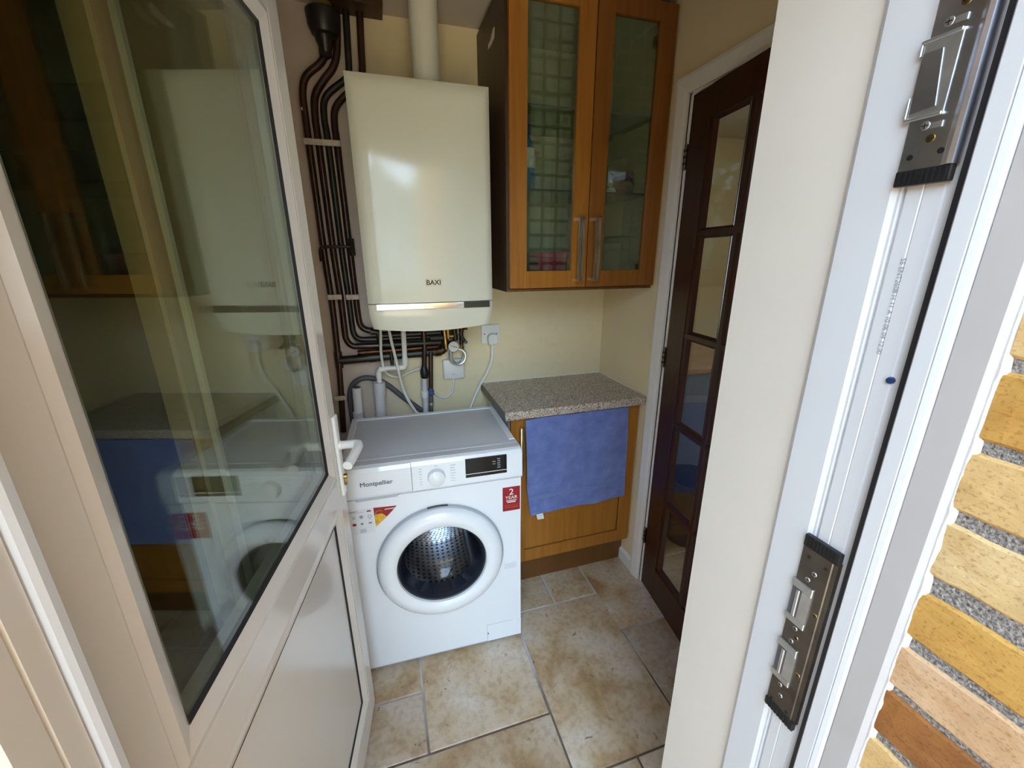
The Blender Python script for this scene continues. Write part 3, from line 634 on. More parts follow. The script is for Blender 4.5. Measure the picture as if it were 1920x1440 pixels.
def bead_frame(z0, z1, wi, depth):
    """mitred bead running round one opening: four separate lengths, flat then sloping in"""
    O = [(OS0, z0), (OS1, z0), (OS1, z1), (OS0, z1)]
    M_ = [(OS0 + wi * .35, z0 + wi * .35), (OS1 - wi * .35, z0 + wi * .35), (OS1 - wi * .35, z1 - wi * .35), (OS0 + wi * .35, z1 - wi * .35)]
    I = [(OS0 + wi, z0 + wi), (OS1 - wi, z0 + wi), (OS1 - wi, z1 - wi), (OS0 + wi, z1 - wi)]
    for k in range(4):
        n = (k + 1) % 4
        vs = [(O[k][0], .0015, O[k][1]), (O[n][0], .0015, O[n][1]), (M_[n][0], -.0015, M_[n][1]), (M_[k][0], -.0015, M_[k][1]), (I[n][0], depth, I[n][1]), (I[k][0], depth, I[k][1]),
              (I[k][0], .03, I[k][1]), (I[n][0], .03, I[n][1]), (O[k][0], .03, O[k][1]), (O[n][0], .03, O[n][1])]
        part('glazing_bead', MB().add(vs, [(0, 1, 2, 3), (3, 2, 4, 5), (5, 4, 7, 6), (6, 7, 9, 8), (8, 9, 1, 0), (0, 3, 5, 6, 8), (1, 9, 7, 4, 2)]), 'upvc_leaf', d1)
    g = .006
    G = [(I[0][0] + g, I[0][1] + g), (I[1][0] - g, I[1][1] + g), (I[2][0] - g, I[2][1] - g), (I[3][0] + g, I[3][1] - g)]
    m = MB()
    for k in range(4):
        n = (k + 1) % 4
        m.add([(I[k][0], depth - .001, I[k][1]), (I[n][0], depth - .001, I[n][1]), (G[n][0], depth + .004, G[n][1]), (G[k][0], depth + .004, G[k][1])], [(0, 1, 2, 3)])
    part('seal', m, 'black_rubber', d1, label='thin black glazing seal')
    return G
G = bead_frame(UZ0, UZ1, .036, .008)
x0, x1, z0, z1 = G[0][0] - .006, G[1][0] + .006, G[0][1] - .006, G[2][1] + .006
part('pane', MB().box(x0, x1, .011, .015, z0, z1), 'pane_glass', d1, label='outer pane of the double glazing')
part('pane', MB().box(x0, x1, .033, .037, z0, z1), 'pane_glass', d1, label='inner pane of the double glazing')
for (a0, a1, c0, c1) in ((x0, x0 + .011, z0, z1), (x1 - .011, x1, z0, z1), (x0, x1, z0, z0 + .011), (x0, x1, z1 - .011, z1)):
    part('spacer_bar', MB().box(a0, a1, .0155, .0325, c0, c1), 'spacer_silver', d1)
G = bead_frame(PZ0, PZ1, .040, .008)
part('door_panel', MB().box(G[0][0] - .006, G[1][0] + .006, .011, .05, G[0][1] - .006, G[2][1] + .006), 'upvc_leaf', d1, label='plain white lower panel')
# lever handle on a long plate
hp = part('handle_plate', MB().box(.742, .772, -.0095, 0, .855, 1.085, .004, 3), 'plastic_white', d1, smooth=True)
part('lever', MB().tube([(.757, -.006, 1.000), (.757, -.030, 1.001), (.757, -.048, 1.002), (.753, -.057, 1.002), (.744, -.060, 1.001), (.725, -.0595, .999), (.690, -.056, .995), (.655, -.051, .991)],
                        [.0115, .0112, .0120, .0124, .0122, .0114, .0112, .0116], 14), 'plastic_white', hp, smooth=True)
part('rose', MB().lathe([(0, -.014), (.012, -.014), (.0135, -.009), (.0135, -.004)], (.757, 0, 1.000), 'y', 20), 'plastic_white', hp, smooth=True)
part('key_cylinder', MB().lathe([(0, -.018), (.007, -.018), (.0078, -.016), (.0078, 0)], (.757, 0, .908), 'y', 16).box(.752, .762, -.016, 0, .884, .906, .002), 'brass', hp, smooth=True)
for zz in (1.072, .868): part('screw', MB().lathe([(0, -.0108), (.0035, -.0105), (.004, -.009)], (.757, 0, zz), 'y', 12), 'zinc', hp)


# ------------------------------------------------------------------ boiler
bo = thing('boiler', 'cream white wall hung boiler with chrome strip above washing machine', 'boiler', (-.8765, -.17, 1.216))
BX0, BX1, BF = -1.099, -.654, -.340
def rounded_front(x0, x1, yf, yb, rad, crown, m=12):
    """outline in (x,y): straight sides, soft chamfered vertical edges, gently crowned front"""
    P = [(x0, yb), (x0, yf + rad * .62), (x0 + rad * .30, yf + rad * .33), (x0 + rad * .62, yf + rad * .13), (x0 + rad * .97, yf + rad * .02)]
    for k in range(1, m):
        u = k / m; P.append((x0 + rad + (x1 - x0 - 2 * rad) * u, yf - crown * math.sin(math.pi * u)))
    P += [(x1 - rad * .97, yf + rad * .02), (x1 - rad * .62, yf + rad * .13), (x1 - rad * .30, yf + rad * .33), (x1, yf + rad * .62), (x1, yb)]
    return P
def loft(mb, sections, caps=True):
    n = len(sections[0]); o = []
    for s_ in sections: o += s_
    fs = [(i * n + k, i * n + (k + 1) % n, (i + 1) * n + (k + 1) % n, (i + 1) * n + k) for i in range(len(sections) - 1) for k in range(n)]
    if caps: fs += [tuple(range(n)), tuple((len(sections) - 1) * n + k for k in range(n))]
    return mb.add(o, fs)
sec = []
for z_, ins in ((1.321, -.01), (1.65, -.01), (1.94, -.01), (1.960, -.0015), (1.978, .0025), (1.992, .0075), (2.006, .0165)):
    P_ = rounded_front(BX0, BX1, BF, -.012, .027, .004)
    sec.append([(x, max(y, BF + ins), z_) for x, y in P_])
part('front_cover', loft(MB(), sec), 'boiler_white', bo, world=True, smooth=True)
part('seam', MB().prism(rounded_front(BX0 + .004, BX1 - .004, BF + .004, -.012, .024, .003), 1.3175, 1.3215, 'z'), 'boiler_seam', bo, world=True)
# lower apron: leans back and curves up towards the sides
low = []
def apron(z_, ins, back): return [(x, y, z_) for x, y in rounded_front(BX0 + ins, BX1 - ins, BF + back, -.02, .024, .004)]
low = [apron(1.318, 0, 0), apron(1.296, .001, .0)]
for z_, ins, back in ((1.27, .003, .003), (1.245, .006, .008), (1.228, .008, .013)): low.append(apron(z_, ins, back))
bot = []
for x, y, z_ in apron(1.222, .010, .016):
    u = (x - BX0) / (BX1 - BX0); bot.append((x, y, 1.232 - .016 * math.sin(math.pi * u) if y < -.2 else 1.232))
low[-1] = bot
low.pop(-2)
part('lower_apron', loft(MB(), low), 'boiler_white', bo, world=True, smooth=True)
part('chrome_strip', MB().prism([(BF - .0045, 1.2965), (BF - .0085, 1.2985), (BF - .0110, 1.3080), (BF - .0085, 1.318), (BF - .0045, 1.3195), (BF + .01, 1.3195), (BF + .01, 1.2965)], -1.071, -.768, 'x'), 'chrome', bo, world=True, smooth=True)
part('strip_dark_end', MB().prism([(BF - .0045, 1.2965), (BF - .0085, 1.2985), (BF - .0085, 1.3180), (BF - .0045, 1.3195), (BF + .01, 1.3195), (BF + .01, 1.2965)], -.768, -.671, 'x'), 'strip_end_grey', bo, world=True)  # right-hand end of the strip in a darker grey
bd_ = part('badge', MB().box(-.9005, -.8435, BF - .0052, BF, 1.3775, 1.4025, .0006, 1), 'ink_pale', bo, world=True)
part('badge_face', MB().box(-.8995, -.8445, BF - .0055, BF, 1.3785, 1.4015), 'boiler_white', bd_, world=True)
part('badge_lettering', MB().text('BAXI', (-.8720, BF - .0056, 1.3820), (1, 0, 0), (0, 0, 1), .0235, .0002, .0006, 'CENTER'), 'display_black', bd_, world=True, label='BAXI in dark letters')
part('back_frame', MB().box(-1.085, -.668, -.26, 0, 1.25, 1.99), 'boiler_seam', bo, world=True)

flue = thing('flue_pipe', 'thick white flue pipe rising from boiler top to ceiling', 'flue', (-.834, -.17, 1.998))
part('pipe', MB().lathe([(.0475, 2.0085), (.0475, ZC)], (-.834, -.17, 0), 'z', 32), 'flue_white', flue, world=True, smooth=True)
part('collar', MB().lathe([(.0475, 2.009), (.054, 2.010), (.054, 2.018), (.0475, 2.021)], (-.834, -.17, 0), 'z', 32), 'flue_white', flue, world=True, smooth=True)

# ------------------------------------------------------------------ pipework on the back wall
PY = -.03
def pipe(name, pts, r, m, label, cat='pipe', group='boiler pipes on the back wall', smooth=6, y=PY, n=10):
    P = [(p[0], p[2] if len(p) > 2 else y, p[1]) for p in pts]
    return solo(name, MB().tube(P, r, n, smooth), m, label, cat, group, smooth=True)
pr = .0126
pA = pipe('copper_pipe', [(-1.160, 2.160), (-1.166, 2.142), (-1.185, 2.118), (-1.232, 2.078), (-1.250, 2.030), (-1.252, 1.95), (-1.252, 1.87), (-1.250, 1.5), (-1.246, 1.3), (-1.249, 1.10), (-1.255, .95), (-1.268, .74)], pr, 'pipe_brown',
     'brown painted pipe nearest the open door, running full height')
part('paint_chip', MB().lathe([(0, -.0113), (.006, -.0112), (.0063, -.0109)], (-1.256, PY, 1.975), 'y', 8), 'clip_cream', pA, world=True, label='chipped pale paint')
pipe('copper_pipe', [(-1.110, 2.30), (-1.113, 2.24), (-1.124, 2.155), (-1.143, 2.110), (-1.176, 2.072), (-1.211, 2.020), (-1.220, 1.95), (-1.219, 1.87), (-1.216, 1.5), (-1.211, 1.32), (-1.211, 1.19), (-1.209, 1.150), (-1.190, 1.122), (-1.15, 1.117), (-.96, 1.114), (-.82, 1.112)], pr, 'pipe_brown',
     'brown pipe curving in from black collar then right beneath boiler')
pipe('copper_pipe', [(-1.079, 2.31), (-1.085, 2.18), (-1.089, 2.11), (-1.098, 2.088), (-1.118, 2.070), (-1.160, 2.038), (-1.184, 2.005), (-1.190, 1.95), (-1.187, 1.87), (-1.185, 1.5), (-1.181, 1.32), (-1.180, 1.21), (-1.176, 1.168), (-1.158, 1.148), (-1.12, 1.144), (-1.0, 1.142), (-.84, 1.140)], .0118, 'pipe_dark',
     'darkest of the four bent pipes left of the boiler')
pipe('copper_pipe', [(-1.033, 2.31), (-1.040, 2.18), (-1.046, 2.10), (-1.072, 2.060), (-1.118, 2.024), (-1.150, 1.984), (-1.158, 1.93), (-1.157, 1.87), (-1.155, 1.5), (-1.153, 1.32), (-1.152, 1.24), (-1.147, 1.205), (-1.128, 1.186), (-1.09, 1.180), (-.95, 1.176)], pr, 'pipe_brown',
     'brown pipe running closest alongside the boiler casing')
pt = pipe('copper_pipe', [(-1.249, 1.062), (-1.20, 1.062), (-1.0, 1.068), (-.86, 1.071), (-.820, 1.074), (-.808, 1.085), (-.806, 1.11), (-.806, 1.20)], .0185, 'pipe_dark', 'fat blackened horizontal pipe, lowest of the run under boiler')
part('fitting', MB().tube([(-1.249, PY, 1.03), (-1.249, PY, 1.10)], .0165, 10), 'pipe_brown', pt, world=True, smooth=True)
part('fitting', MB().tube([(-1.13, PY, 1.065), (-1.10, PY, 1.066)], .0215, 10), 'pipe_dark', pt, world=True, smooth=True)
part('fitting', MB().tube([(-.848, PY, 1.071), (-.822, PY, 1.073)], .0215, 10), 'copper', pt, world=True, smooth=True)
pipe('copper_pipe', [(-1.11, 1.180, -.06), (-1.085, 1.178, -.06), (-1.078, 1.165, -.06), (-1.077, 1.14, -.06), (-1.070, 1.126, -.06), (-1.05, 1.122, -.06), (-.93, 1.120, -.06), (-.84, 1.118, -.06)], .0115, 'pipe_dark', 'thin dark pipe stepping down under boiler left corner')
pipe('copper_pipe', [(-1.17, 1.092, -.045), (-1.0, 1.094, -.045), (-.90, 1.096, -.045), (-.835, 1.097, -.045)], .0110, 'copper', 'tarnished copper length between the two lowest dark pipes')
pipe('copper_pipe', [(-1.09, 1.160, -.05), (-.95, 1.160, -.05), (-.82, 1.160, -.05)], .0110, 'pipe_dark', 'highest dark horizontal pipe tucked under boiler base')
pipe('copper_pipe', [(-1.036, 1.10, -.045), (-1.036, 1.065, -.05), (-1.036, 1.03, -.05)], .0075, 'pipe_dark', 'short dark drain stub under boiler between white cables')
vd = pipe('copper_pipe', [(-.894, 1.235, -.06), (-.894, 1.12, -.06), (-.900, 1.02, -.05), (-.901, .985, -.05)], .0115, 'pipe_brown', 'brown drop pipe ending in a black valve')
part('valve', MB().lathe([(.009, .0), (.016, .008), (.018, .03), (.015, .048), (.010, .06)], (-.902, -.05, .955), 'z', 16), 'black_plastic', vd, world=True, smooth=True)
wp = pipe('waste_pipe', [(-.904, .958, -.05), (-.906, .90, -.05), (-.908, .76, -.05)], .0125, 'plastic_grey', 'pale plastic waste pipe below the black valve')
part('coupling', MB().lathe([(.0130, 0), (.0165, .002), (.0165, .030), (.0130, .032)], (-.9068, -.05, .868), 'z', 16), 'plastic_white', wp, world=True, smooth=True)
vc = pipe('copper_pipe', [(-.868, 1.075, -.045), (-.872, 1.0, -.045), (-.876, .93, -.045), (-.878, .905, -.045)], .0105, 'pipe_brown', 'brown drop pipe with dark blue tap near white box')
part('tap', MB().lathe([(.010, 0), (.015, .006), (.015, .022), (.011, .036)], (-.879, -.045, .872), 'z', 14).box(-.889, -.869, -.066, -.045, .882, .896, .003), 'blue_plastic', vc, world=True, smooth=True)
fh = pipe('fill_hose', [(-.879, .872, -.045), (-.880, .84, -.047), (-.884, .80, -.052), (-.880, .74, -.06)], .010, 'hose_grey', 'dark grey fill hose under the blue tap', 'hose')
part('hose_clip', MB().lathe([(.0108, 0), (.0115, .002), (.0115, .010), (.0108, .012)], (-.881, -.047, .826), 'z', 14), 'zinc', fh, world=True)
# black collar and stub at the ceiling
bc = thing('pipe_collar', 'black plastic collar around olive pipe at ceiling corner', 'collar', (-1.155, -.055, 2.14))
part('upper_pipe', MB().cyl((-1.152, -.055, 2.20), .030, .103, 'z', 20), 'olive_pipe', bc, world=True, smooth=True)
part('collar', MB().lathe([(.031, 2.258), (.050, 2.262), (.054, 2.258), (.050, 2.215), (.041, 2.195), (.030, 2.190)], (-1.155, -.055, 0), 'z', 24), 'black_plastic', bc, world=True, smooth=True)
part('cone', MB().lathe([(.033, 2.196), (.029, 2.178), (.021, 2.160), (.016, 2.145)], (-1.157, -.052, 0), 'z', 20), 'pipe_dark', bc, world=True, smooth=True)
part('nut', MB().lathe([(.016, 2.168), (.0205, 2.164), (.0205, 2.138), (.015, 2.134)], (-1.160, -.045, 0), 'z', 6), 'pipe_dark', bc, world=True)
ct = thing('ceiling_batten', 'rough dark wooden batten at ceiling over the pipes', 'batten', (-1.05, -.035, 2.287))
part('board', MB().box(-1.14, -.958, -.10, -.002, 2.284, ZC, .002, 1), 'carcass_brown', ct, world=True)
# clips
def clip(x0, x1, z, label, m='clip_cream'):
    c = thing('pipe_clip', label, 'pipe clip', ((x0 + x1) / 2, PY, z - .008), group='pipe clips')
    part('strap', MB().box(x0, x1, PY - .0175, PY - .0115, z - .010, z + .010, .0015, 1), m, c, world=True)
    part('block', MB().box(x0 + .004, x1 - .004, PY - .004, -.001, z - .006, z + .006), m, c, world=True)
clip(-1.268, -1.144, 1.873, 'long cream clip strap over four pipes beside boiler top')
clip(-1.258, -1.205, 1.324, 'cream clip over the two left pipes beside chrome strip')
clip(-1.190, -1.140, 1.322, 'cream clip over the two right pipes beside chrome strip')
clip(-1.285, -1.240, .900, 'pale clip on the lowest stretch of left pipe')
bp_ = thing('link_pipe', 'thin brown link pipe crossing the four vertical pipes', 'pipe', (-1.20, -.055, 1.48))
part('tube', MB().tube([(-1.262, -.048, 1.462), (-1.260, -.050, 1.500), (-1.250, -.052, 1.513), (-1.20, -.052, 1.515), (-1.155, -.050, 1.515), (-1.147, -.046, 1.512)], .006, 8, 4), 'pipe_brown', bp_, world=True, smooth=True)
part('valve', MB().tube([(-1.146, -.044, 1.545), (-1.146, -.044, 1.482)], .011, 8), 'pipe_dark', bp_, world=True, smooth=True)

# white waste and condensate pipes
cw = pipe('condensate_pipe', [(-.978, 1.24, -.07), (-.980, 1.12, -.07), (-.982, 1.045, -.07), (-.984, 1.030, -.07), (-.992, 1.021, -.07), (-1.01, 1.020, -.07), (-1.07, 1.022, -.07), (-1.086, 1.020, -.07), (-1.093, 1.010, -.07), (-1.094, .995, -.07), (-1.096, .93, -.07)], .0108, 'plastic_white',
          'white plastic condensate pipe stepping left beneath the boiler', 'pipe')
for c0, c1 in (((-.980, -.07, 1.065), (-.982, -.07, 1.030)), ((-.99, -.07, 1.0205), (-1.012, -.07, 1.0205)), ((-1.068, -.07, 1.0215), (-1.09, -.07, 1.020)), ((-1.0935, -.07, 1.012), (-1.0945, -.07, .985))):
    part('elbow_socket', MB().tube([c0, c1], .0128, 14), 'plastic_white', cw, world=True, smooth=True)
ws = pipe('waste_pipe', [(-1.098, .962, -.07), (-1.100, .90, -.07), (-1.104, .74, -.07)], .0225, 'plastic_grey', 'wide grey standpipe receiving the white condensate pipe')
part('socket', MB().tube([(-1.0975, -.07, .964), (-1.0992, -.07, .905)], .0258, 16), 'plastic_grey', ws, world=True, smooth=True)
ws2 = pipe('waste_pipe', [(-1.190, .946, -.06), (-1.193, .85, -.06), (-1.197, .74, -.06)], .0195, 'plastic_white', 'shorter open topped white standpipe in the left corner')
part('socket', MB().tube([(-1.1955, -.06, .835), (-1.197, -.06, .79)], .0235, 16), 'plastic_grey', ws2, world=True, smooth=True)
part('open_end', MB().cyl((-1.190, -.06, .9455), .017, .001, 'z', 16), 'hose_grey', ws2, world=True)
pipe('drain_hose', [(-1.224, .70, -.02), (-1.226, .82, -.02), (-1.223, .905, -.02), (-1.200, .955, -.02), (-1.147, .974, -.02), (-1.075, .943, -.02), (-.99, .858, -.02), (-.912, .785, -.025), (-.89, .74, -.03)], .0115, 'hose_grey', 'ribbed dark grey drain hose arching over behind the washer', 'hose', None)
# cables
def cable(pts, label, r=.0056): return pipe('power_cable', pts, r, 'plastic_white', label, 'cable', 'white cables under the boiler', 6, n=8)
cable([(-1.070, 1.24, -.08), (-1.070, 1.17, -.08), (-1.076, 1.10, -.08), (-1.072, 1.03, -.075), (-1.055, .985, -.04), (-1.01, .968, -.03), (-.96, .985, -.02), (-.92, .995, -.02), (-.885, .990, -.02)], 'white cable curling right behind the condensate pipe')
cable([(-1.040, 1.24, -.09), (-1.033, 1.16, -.09), (-1.016, 1.04, -.09), (-1.00, .93, -.09), (-.965, .84, -.09), (-.92, .775, -.10), (-.90, .74, -.11)], 'white cable crossing the condensate pipe down to washer', .0060)
# thermostat receiver
rb = thing('receiver_box', 'small white rounded receiver box on wall under boiler', 'receiver box', (-.765, -.013, .935))
part('case', MB().box(-.815, -.715, -.026, 0, .934, 1.028, .008, 3), 'plastic_white', rb, world=True, smooth=True)
for q in ((-.776, -.752, .955), (-.779, -.762, .9615), (-.813, -.803, .957), (-.813, -.803, .950)): part('print_line', MB().box(q[0], q[1], -.0264, -.025, q[2], q[2] + .0012), 'ink_pale', rb, world=True)
cable([(-.768, .936, -.013), (-.769, .905, -.013), (-.778, .868, -.013), (-.805, .848, -.015), (-.835, .853, -.02), (-.860, .878, -.025), (-.872, .895, -.03)], 'white cable looping from the receiver box to the tap')
# pressure gauge and filling loop
gz = thing('filling_loop', 'pressure gauge with braided loop and brass valves under boiler', 'filling loop', (-.755, -.05, 1.01))
part('gauge_case', MB().lathe([(0, -.045), (.0245, -.045), (.0255, -.048), (.0255, -.068), (.0235, -.070)], (-.769, 0, 1.097), 'y', 28), 'black_plastic', gz, world=True, smooth=True)
gf = part('gauge_dial', MB().lathe([(0, -.0692), (.0236, -.0692)], (-.769, 0, 1.097), 'y', 28), 'label_white', gz, world=True, label='white gauge dial')
part('needle', MB().prism([(-.785, 1.1015), (-.753, 1.0905), (-.753, 1.0935), (-.785, 1.1030)], -.0700, -.0695, 'y'), 'black_plastic', gf, world=True)
mk = MB()
for k in range(11):
    t = R(225 - 27 * k); mk.prism([(-.769 + .0195 * math.cos(t) + .0006 * math.sin(t), 1.097 + .0195 * math.sin(t) - .0006 * math.cos(t)), (-.769 + .0195 * math.cos(t) - .0006 * math.sin(t), 1.097 + .0195 * math.sin(t) + .0006 * math.cos(t)),
                                   (-.769 + .0225 * math.cos(t) - .0006 * math.sin(t), 1.097 + .0225 * math.sin(t) + .0006 * math.cos(t)), (-.769 + .0225 * math.cos(t) + .0006 * math.sin(t), 1.097 + .0225 * math.sin(t) - .0006 * math.cos(t))], -.0697, -.0694, 'y')
part('dial_marks', mk, 'ink_grey', gf, world=True)
part('manifold', MB().tube([(-.806, -.045, 1.20), (-.802, -.045, 1.15), (-.798, -.045, 1.085)], .015, 12).tube([(-.805, -.045, 1.142), (-.765, -.045, 1.140)], .012, 12).tube([(-.787, -.045, 1.24), (-.787, -.045, 1.13)], .0115, 12), 'brass', gz, world=True, smooth=True)
part('dark_valve', MB().tube([(-.868, -.05, 1.138), (-.812, -.05, 1.138)], .017, 12), 'black_plastic', gz, world=True, smooth=True)
part('dark_valve', MB().tube([(-.76, -.045, 1.18), (-.755, -.045, 1.12)], .012, 12), 'black_plastic', gz, world=True, smooth=True)
part('copper_valve', MB().tube([(-.726, -.045, 1.24), (-.727, -.045, 1.155)], .0105, 12).tube([(-.710, -.045, 1.225), (-.708, -.045, 1.165)], .0085, 12), 'copper', gz, world=True, smooth=True)
part('isolator', MB().tube([(-.728, -.045, 1.158), (-.729, -.045, 1.10)], .0095, 12).tube([(-.735, -.045, 1.15), (-.716, -.052, 1.115)], .008, 10), 'black_plastic', gz, world=True, smooth=True)
part('cap', MB().lathe([(0, -.07), (.0065, -.069), (.0075, -.065), (.0075, -.045)], (-.712, 0, 1.112), 'y', 14), 'blue_plastic', gz, world=True, smooth=True)
part('loop_union', MB().tube([(-.728, -.045, 1.10), (-.727, -.045, 1.075)], .0085, 8), 'brass', gz, world=True)
loop = []
for k in range(0, 41):
    t = k / 40
    a = math.pi * (1 + 3.0 * t)
    loop.append((-.750 + .031 * math.cos(a) + (.005 * math.sin(6 * t)), -.060 + .020 * t, 1.052 + (.040 if math.sin(a) < 0 else .03) * math.sin(a)))
pts = [(-.782, -.060, 1.082), (-.779, -.060, 1.066)] + loop[1:] + [(-.7235, -.042, 1.072)]
part('braided_hose', MB().tube(pts, .0062, 8, 2), 'zinc', gz, world=True, smooth=True, label='braided steel hose')
# socket and plug
so = thing('wall_socket', 'white square wall socket right of the boiler with plug', 'socket', (-.583, 0, 1.09))
part('face_plate', MB().box(-.628, -.541, -.010, 0, 1.089, 1.175, .002, 2), 'plastic_white', so, world=True, smooth=True)
for x in (-.614, -.555): part('screw', MB().lathe([(0, -.0108), (.003, -.0106), (.0034, -.0095)], (x, 0, 1.133), 'y', 12), 'ink_grey', so, world=True)
pg = thing('plug', 'white plug pushed into wall socket above the worktop', 'plug', (-.580, -.02, 1.085))
pgp = [(-.598, 1.086), (-.562, 1.086), (-.557, 1.106), (-.558, 1.124), (-.566, 1.134), (-.580, 1.138), (-.594, 1.134), (-.602, 1.124), (-.603, 1.106)]
m = MB(); loft(m, [[(x, -.008, z_) for x, z_ in pgp], [(x, -.030, z_) for x, z_ in pgp], [(-.580 + (x + .580) * .9, -.036, 1.112 + (z_ - 1.112) * .9) for x, z_ in pgp]])
part('plug_body', m, 'plastic_white', pg, world=True, smooth=True)
part('cord', MB().tube([(-.582, -.026, 1.088), (-.584, -.03, 1.05), (-.587, -.03, 1.01), (-.610, -.03, .955), (-.649, -.03, .890), (-.682, -.035, .825), (-.705, -.05, .775), (-.715, -.07, .72)], .0060, 8, 5), 'plastic_white', pg, world=True, smooth=True)

# ------------------------------------------------------------------ washing machine
am = R(-2.07)
wm = thing('washing_machine', 'white front loading washing machine with round door under the boiler', 'washing machine', (-.6359, -.6223, 0), am)
MW, MD, MH = .597, .432, .845
DCX, DCZ, DR = -.2955, .446, .220
part('casing', MB().box(-MW + .002, -MW + .012, .012, MD, .014, MH - .028).box(-.012, -.002, .012, MD, .014, MH - .028).box(-MW + .002, -.002, MD - .01, MD, .014, MH - .028).box(-MW + .002, -.002, .012, MD, .014, .022), 'machine_white', wm)
# front panel with round hole
def ring_panel(x0, x1, z0, z1, cx, cz, r, y0, y1, bev=.004):
    ang = [2 * math.pi * k / 96 for k in range(96)]
    for X_, Z_ in ((x0, z0), (x1, z0), (x1, z1), (x0, z1)): ang.append(math.atan2(Z_ - cz, X_ - cx) % (2 * math.pi))
    ang.sort(); o1 = []; o2 = []; i1 = []; i2 = []
    for t in ang:
        c, s = math.cos(t), math.sin(t)
        k = min([v for v in [((x1 - cx) / c if c > 1e-9 else 9), ((x0 - cx) / c if c < -1e-9 else 9), ((z1 - cz) / s if s > 1e-9 else 9), ((z0 - cz) / s if s < -1e-9 else 9)]])
        o1.append((cx + c * k, y1, cz + s * k)); o2.append((cx + c * (k - bev), y0, cz + s * (k - bev))); i1.append((cx + c * r, y0, cz + s * r)); i2.append((cx + c * r, y1, cz + s * r))
    return loft(MB(), [o1, o2, i1, i2], False)
part('front_panel', ring_panel(-MW, 0, .016, .732, DCX, DCZ, .178, 0, .014), 'machine_white', wm)
part('plinth_strip', MB().box(-MW + .004, -.004, .008, .02, .006, .018), 'machine_shade', wm)
part('control_fascia', MB().prism([(-.004, .735), (-.006, .740), (-.004, .826), (.004, .838), (.03, .842), (.03, .735)], -.375, 0, 'x'), 'machine_white', wm)
dw = part('detergent_drawer', MB().prism([(-.006, .737), (-.008, .745), (-.006, .826), (.002, .838), (.03, .842), (.03, .737)], -MW, -.3765, 'x'), 'machine_white', wm)
part('brand_lettering', MB().text('Montpellier', (-.4865, -.0085, .7795), (1, 0, 0), (0, 0, 1), .0215, .0004, 0, 'CENTER').text('Montpellier', (-.4859, -.0085, .7795), (1, 0, 0), (0, 0, 1), .0215, .00045, 0, 'CENTER').text('Montpellier', (-.4862, -.0085, .7801), (1, 0, 0), (0, 0, 1), .0215, .0005, 0, 'CENTER'), 'ink_grey', dw, label='Montpellier in grey letters')
part('drawer_grip', MB().prism([(-.008, .737), (-.010, .731), (.002, .722), (.012, .737)], -.555, -.425, 'x'), 'machine_shade', dw)
lid = part('lid', MB().box(-MW, 0, .006, MD + .004, .830, MH - .003, .006, 3), 'machine_top_dimmed', wm, smooth=True)
part('lid_rim', MB().box(-MW + .004, -MW + .026, .078, MD, MH - .004, MH + .001, .0015, 1), 'machine_white', lid)
part('lid_rim', MB().box(-.026, -.004, .078, MD, MH - .004, MH + .001, .0015, 1), 'machine_white', lid)
part('lid_rim', MB().box(-MW + .004, -.004, MD - .022, MD, MH - .004, MH + .0012, .0015, 1), 'machine_white', lid)
part('lid_step', MB().box(-MW + .002, -.002, .050, .072, MH - .004, MH - .0008, .001, 1), 'machine_top_dimmed', lid)
part('lid_step', MB().box(-MW + .002, -.002, .012, .046, MH - .005, MH - .0010, .001, 1), 'machine_top_dimmed', lid)
ds = part('display', MB().box(-.199, -.056, -.0072, 0, .7595, .8285, .0006, 1), 'display_black', wm, label='black control display')
part('display_line', MB().box(-.199, -.056, -.0078, -.007, .7715, .7735), 'ink_white', ds)
m = MB()
for k, zz in enumerate((.817, .809, .801, .793, .785)): m.box(-.0895 + .001 * (k % 2), -.079, -.0077, -.007, zz - .0012, zz + .0010)
m.box(-.106, -.096, -.0077, -.007, .8075, .8095).box(-.106, -.096, -.0077, -.007, .799, .8007)
part('display_icons', m, 'ink_pale', ds)
kn = part('dial', MB().lathe([(.0285, -.004), (.0285, -.012), (.0265, -.024), (.0245, -.0255), (0, -.0255)], (-.297, 0, .781), 'y', 40), 'machine_white', wm, smooth=True)
part('dial_mark', MB().box(-.2976, -.2964, -.0262, -.0254, .794, .804), 'ink_pale', kn)
m = MB()
for k in range(7):
    t = (k - 3) * .0095
    m.box(-.352, -.343, -.0060, -.004, .785 + t, .7862 + t); m.box(-.250, -.232 - .002 * (k % 3), -.0060, -.004, .785 + t, .7862 + t)
m.box(-.302, -.292, -.0058, -.004, .8175, .8187)
part('programme_print', m, 'ink_pale', wm)
# red sticker
rs = part('warranty_sticker', MB().box(-.0705, -.0065, -.0008, 0, .600, .6965), 'sticker_red', wm, label='dark red two year sticker')
part('sticker_lettering', MB().text('2', (-.0385, -.0009, .6655), (1, 0, 0), (0, 0, 1), .034, .0002, .0003, 'CENTER').text('YEAR', (-.0385, -.0009, .6480), (1, 0, 0), (0, 0, 1), .0185, .0002, .0001, 'CENTER')
     .box(-.058, -.0195, -.0011, -.0008, .6405, .6430).box(-.054, -.0235, -.0011, -.0008, .6335, .6375), 'ink_white', rs, label='2 YEAR in pale letters')
part('sticker_print', MB().box(-.064, -.012, -.0011, -.0008, .6215, .6235).box(-.064, -.012, -.0011, -.0008, .613, .6155), 'sticker_orange', rs)
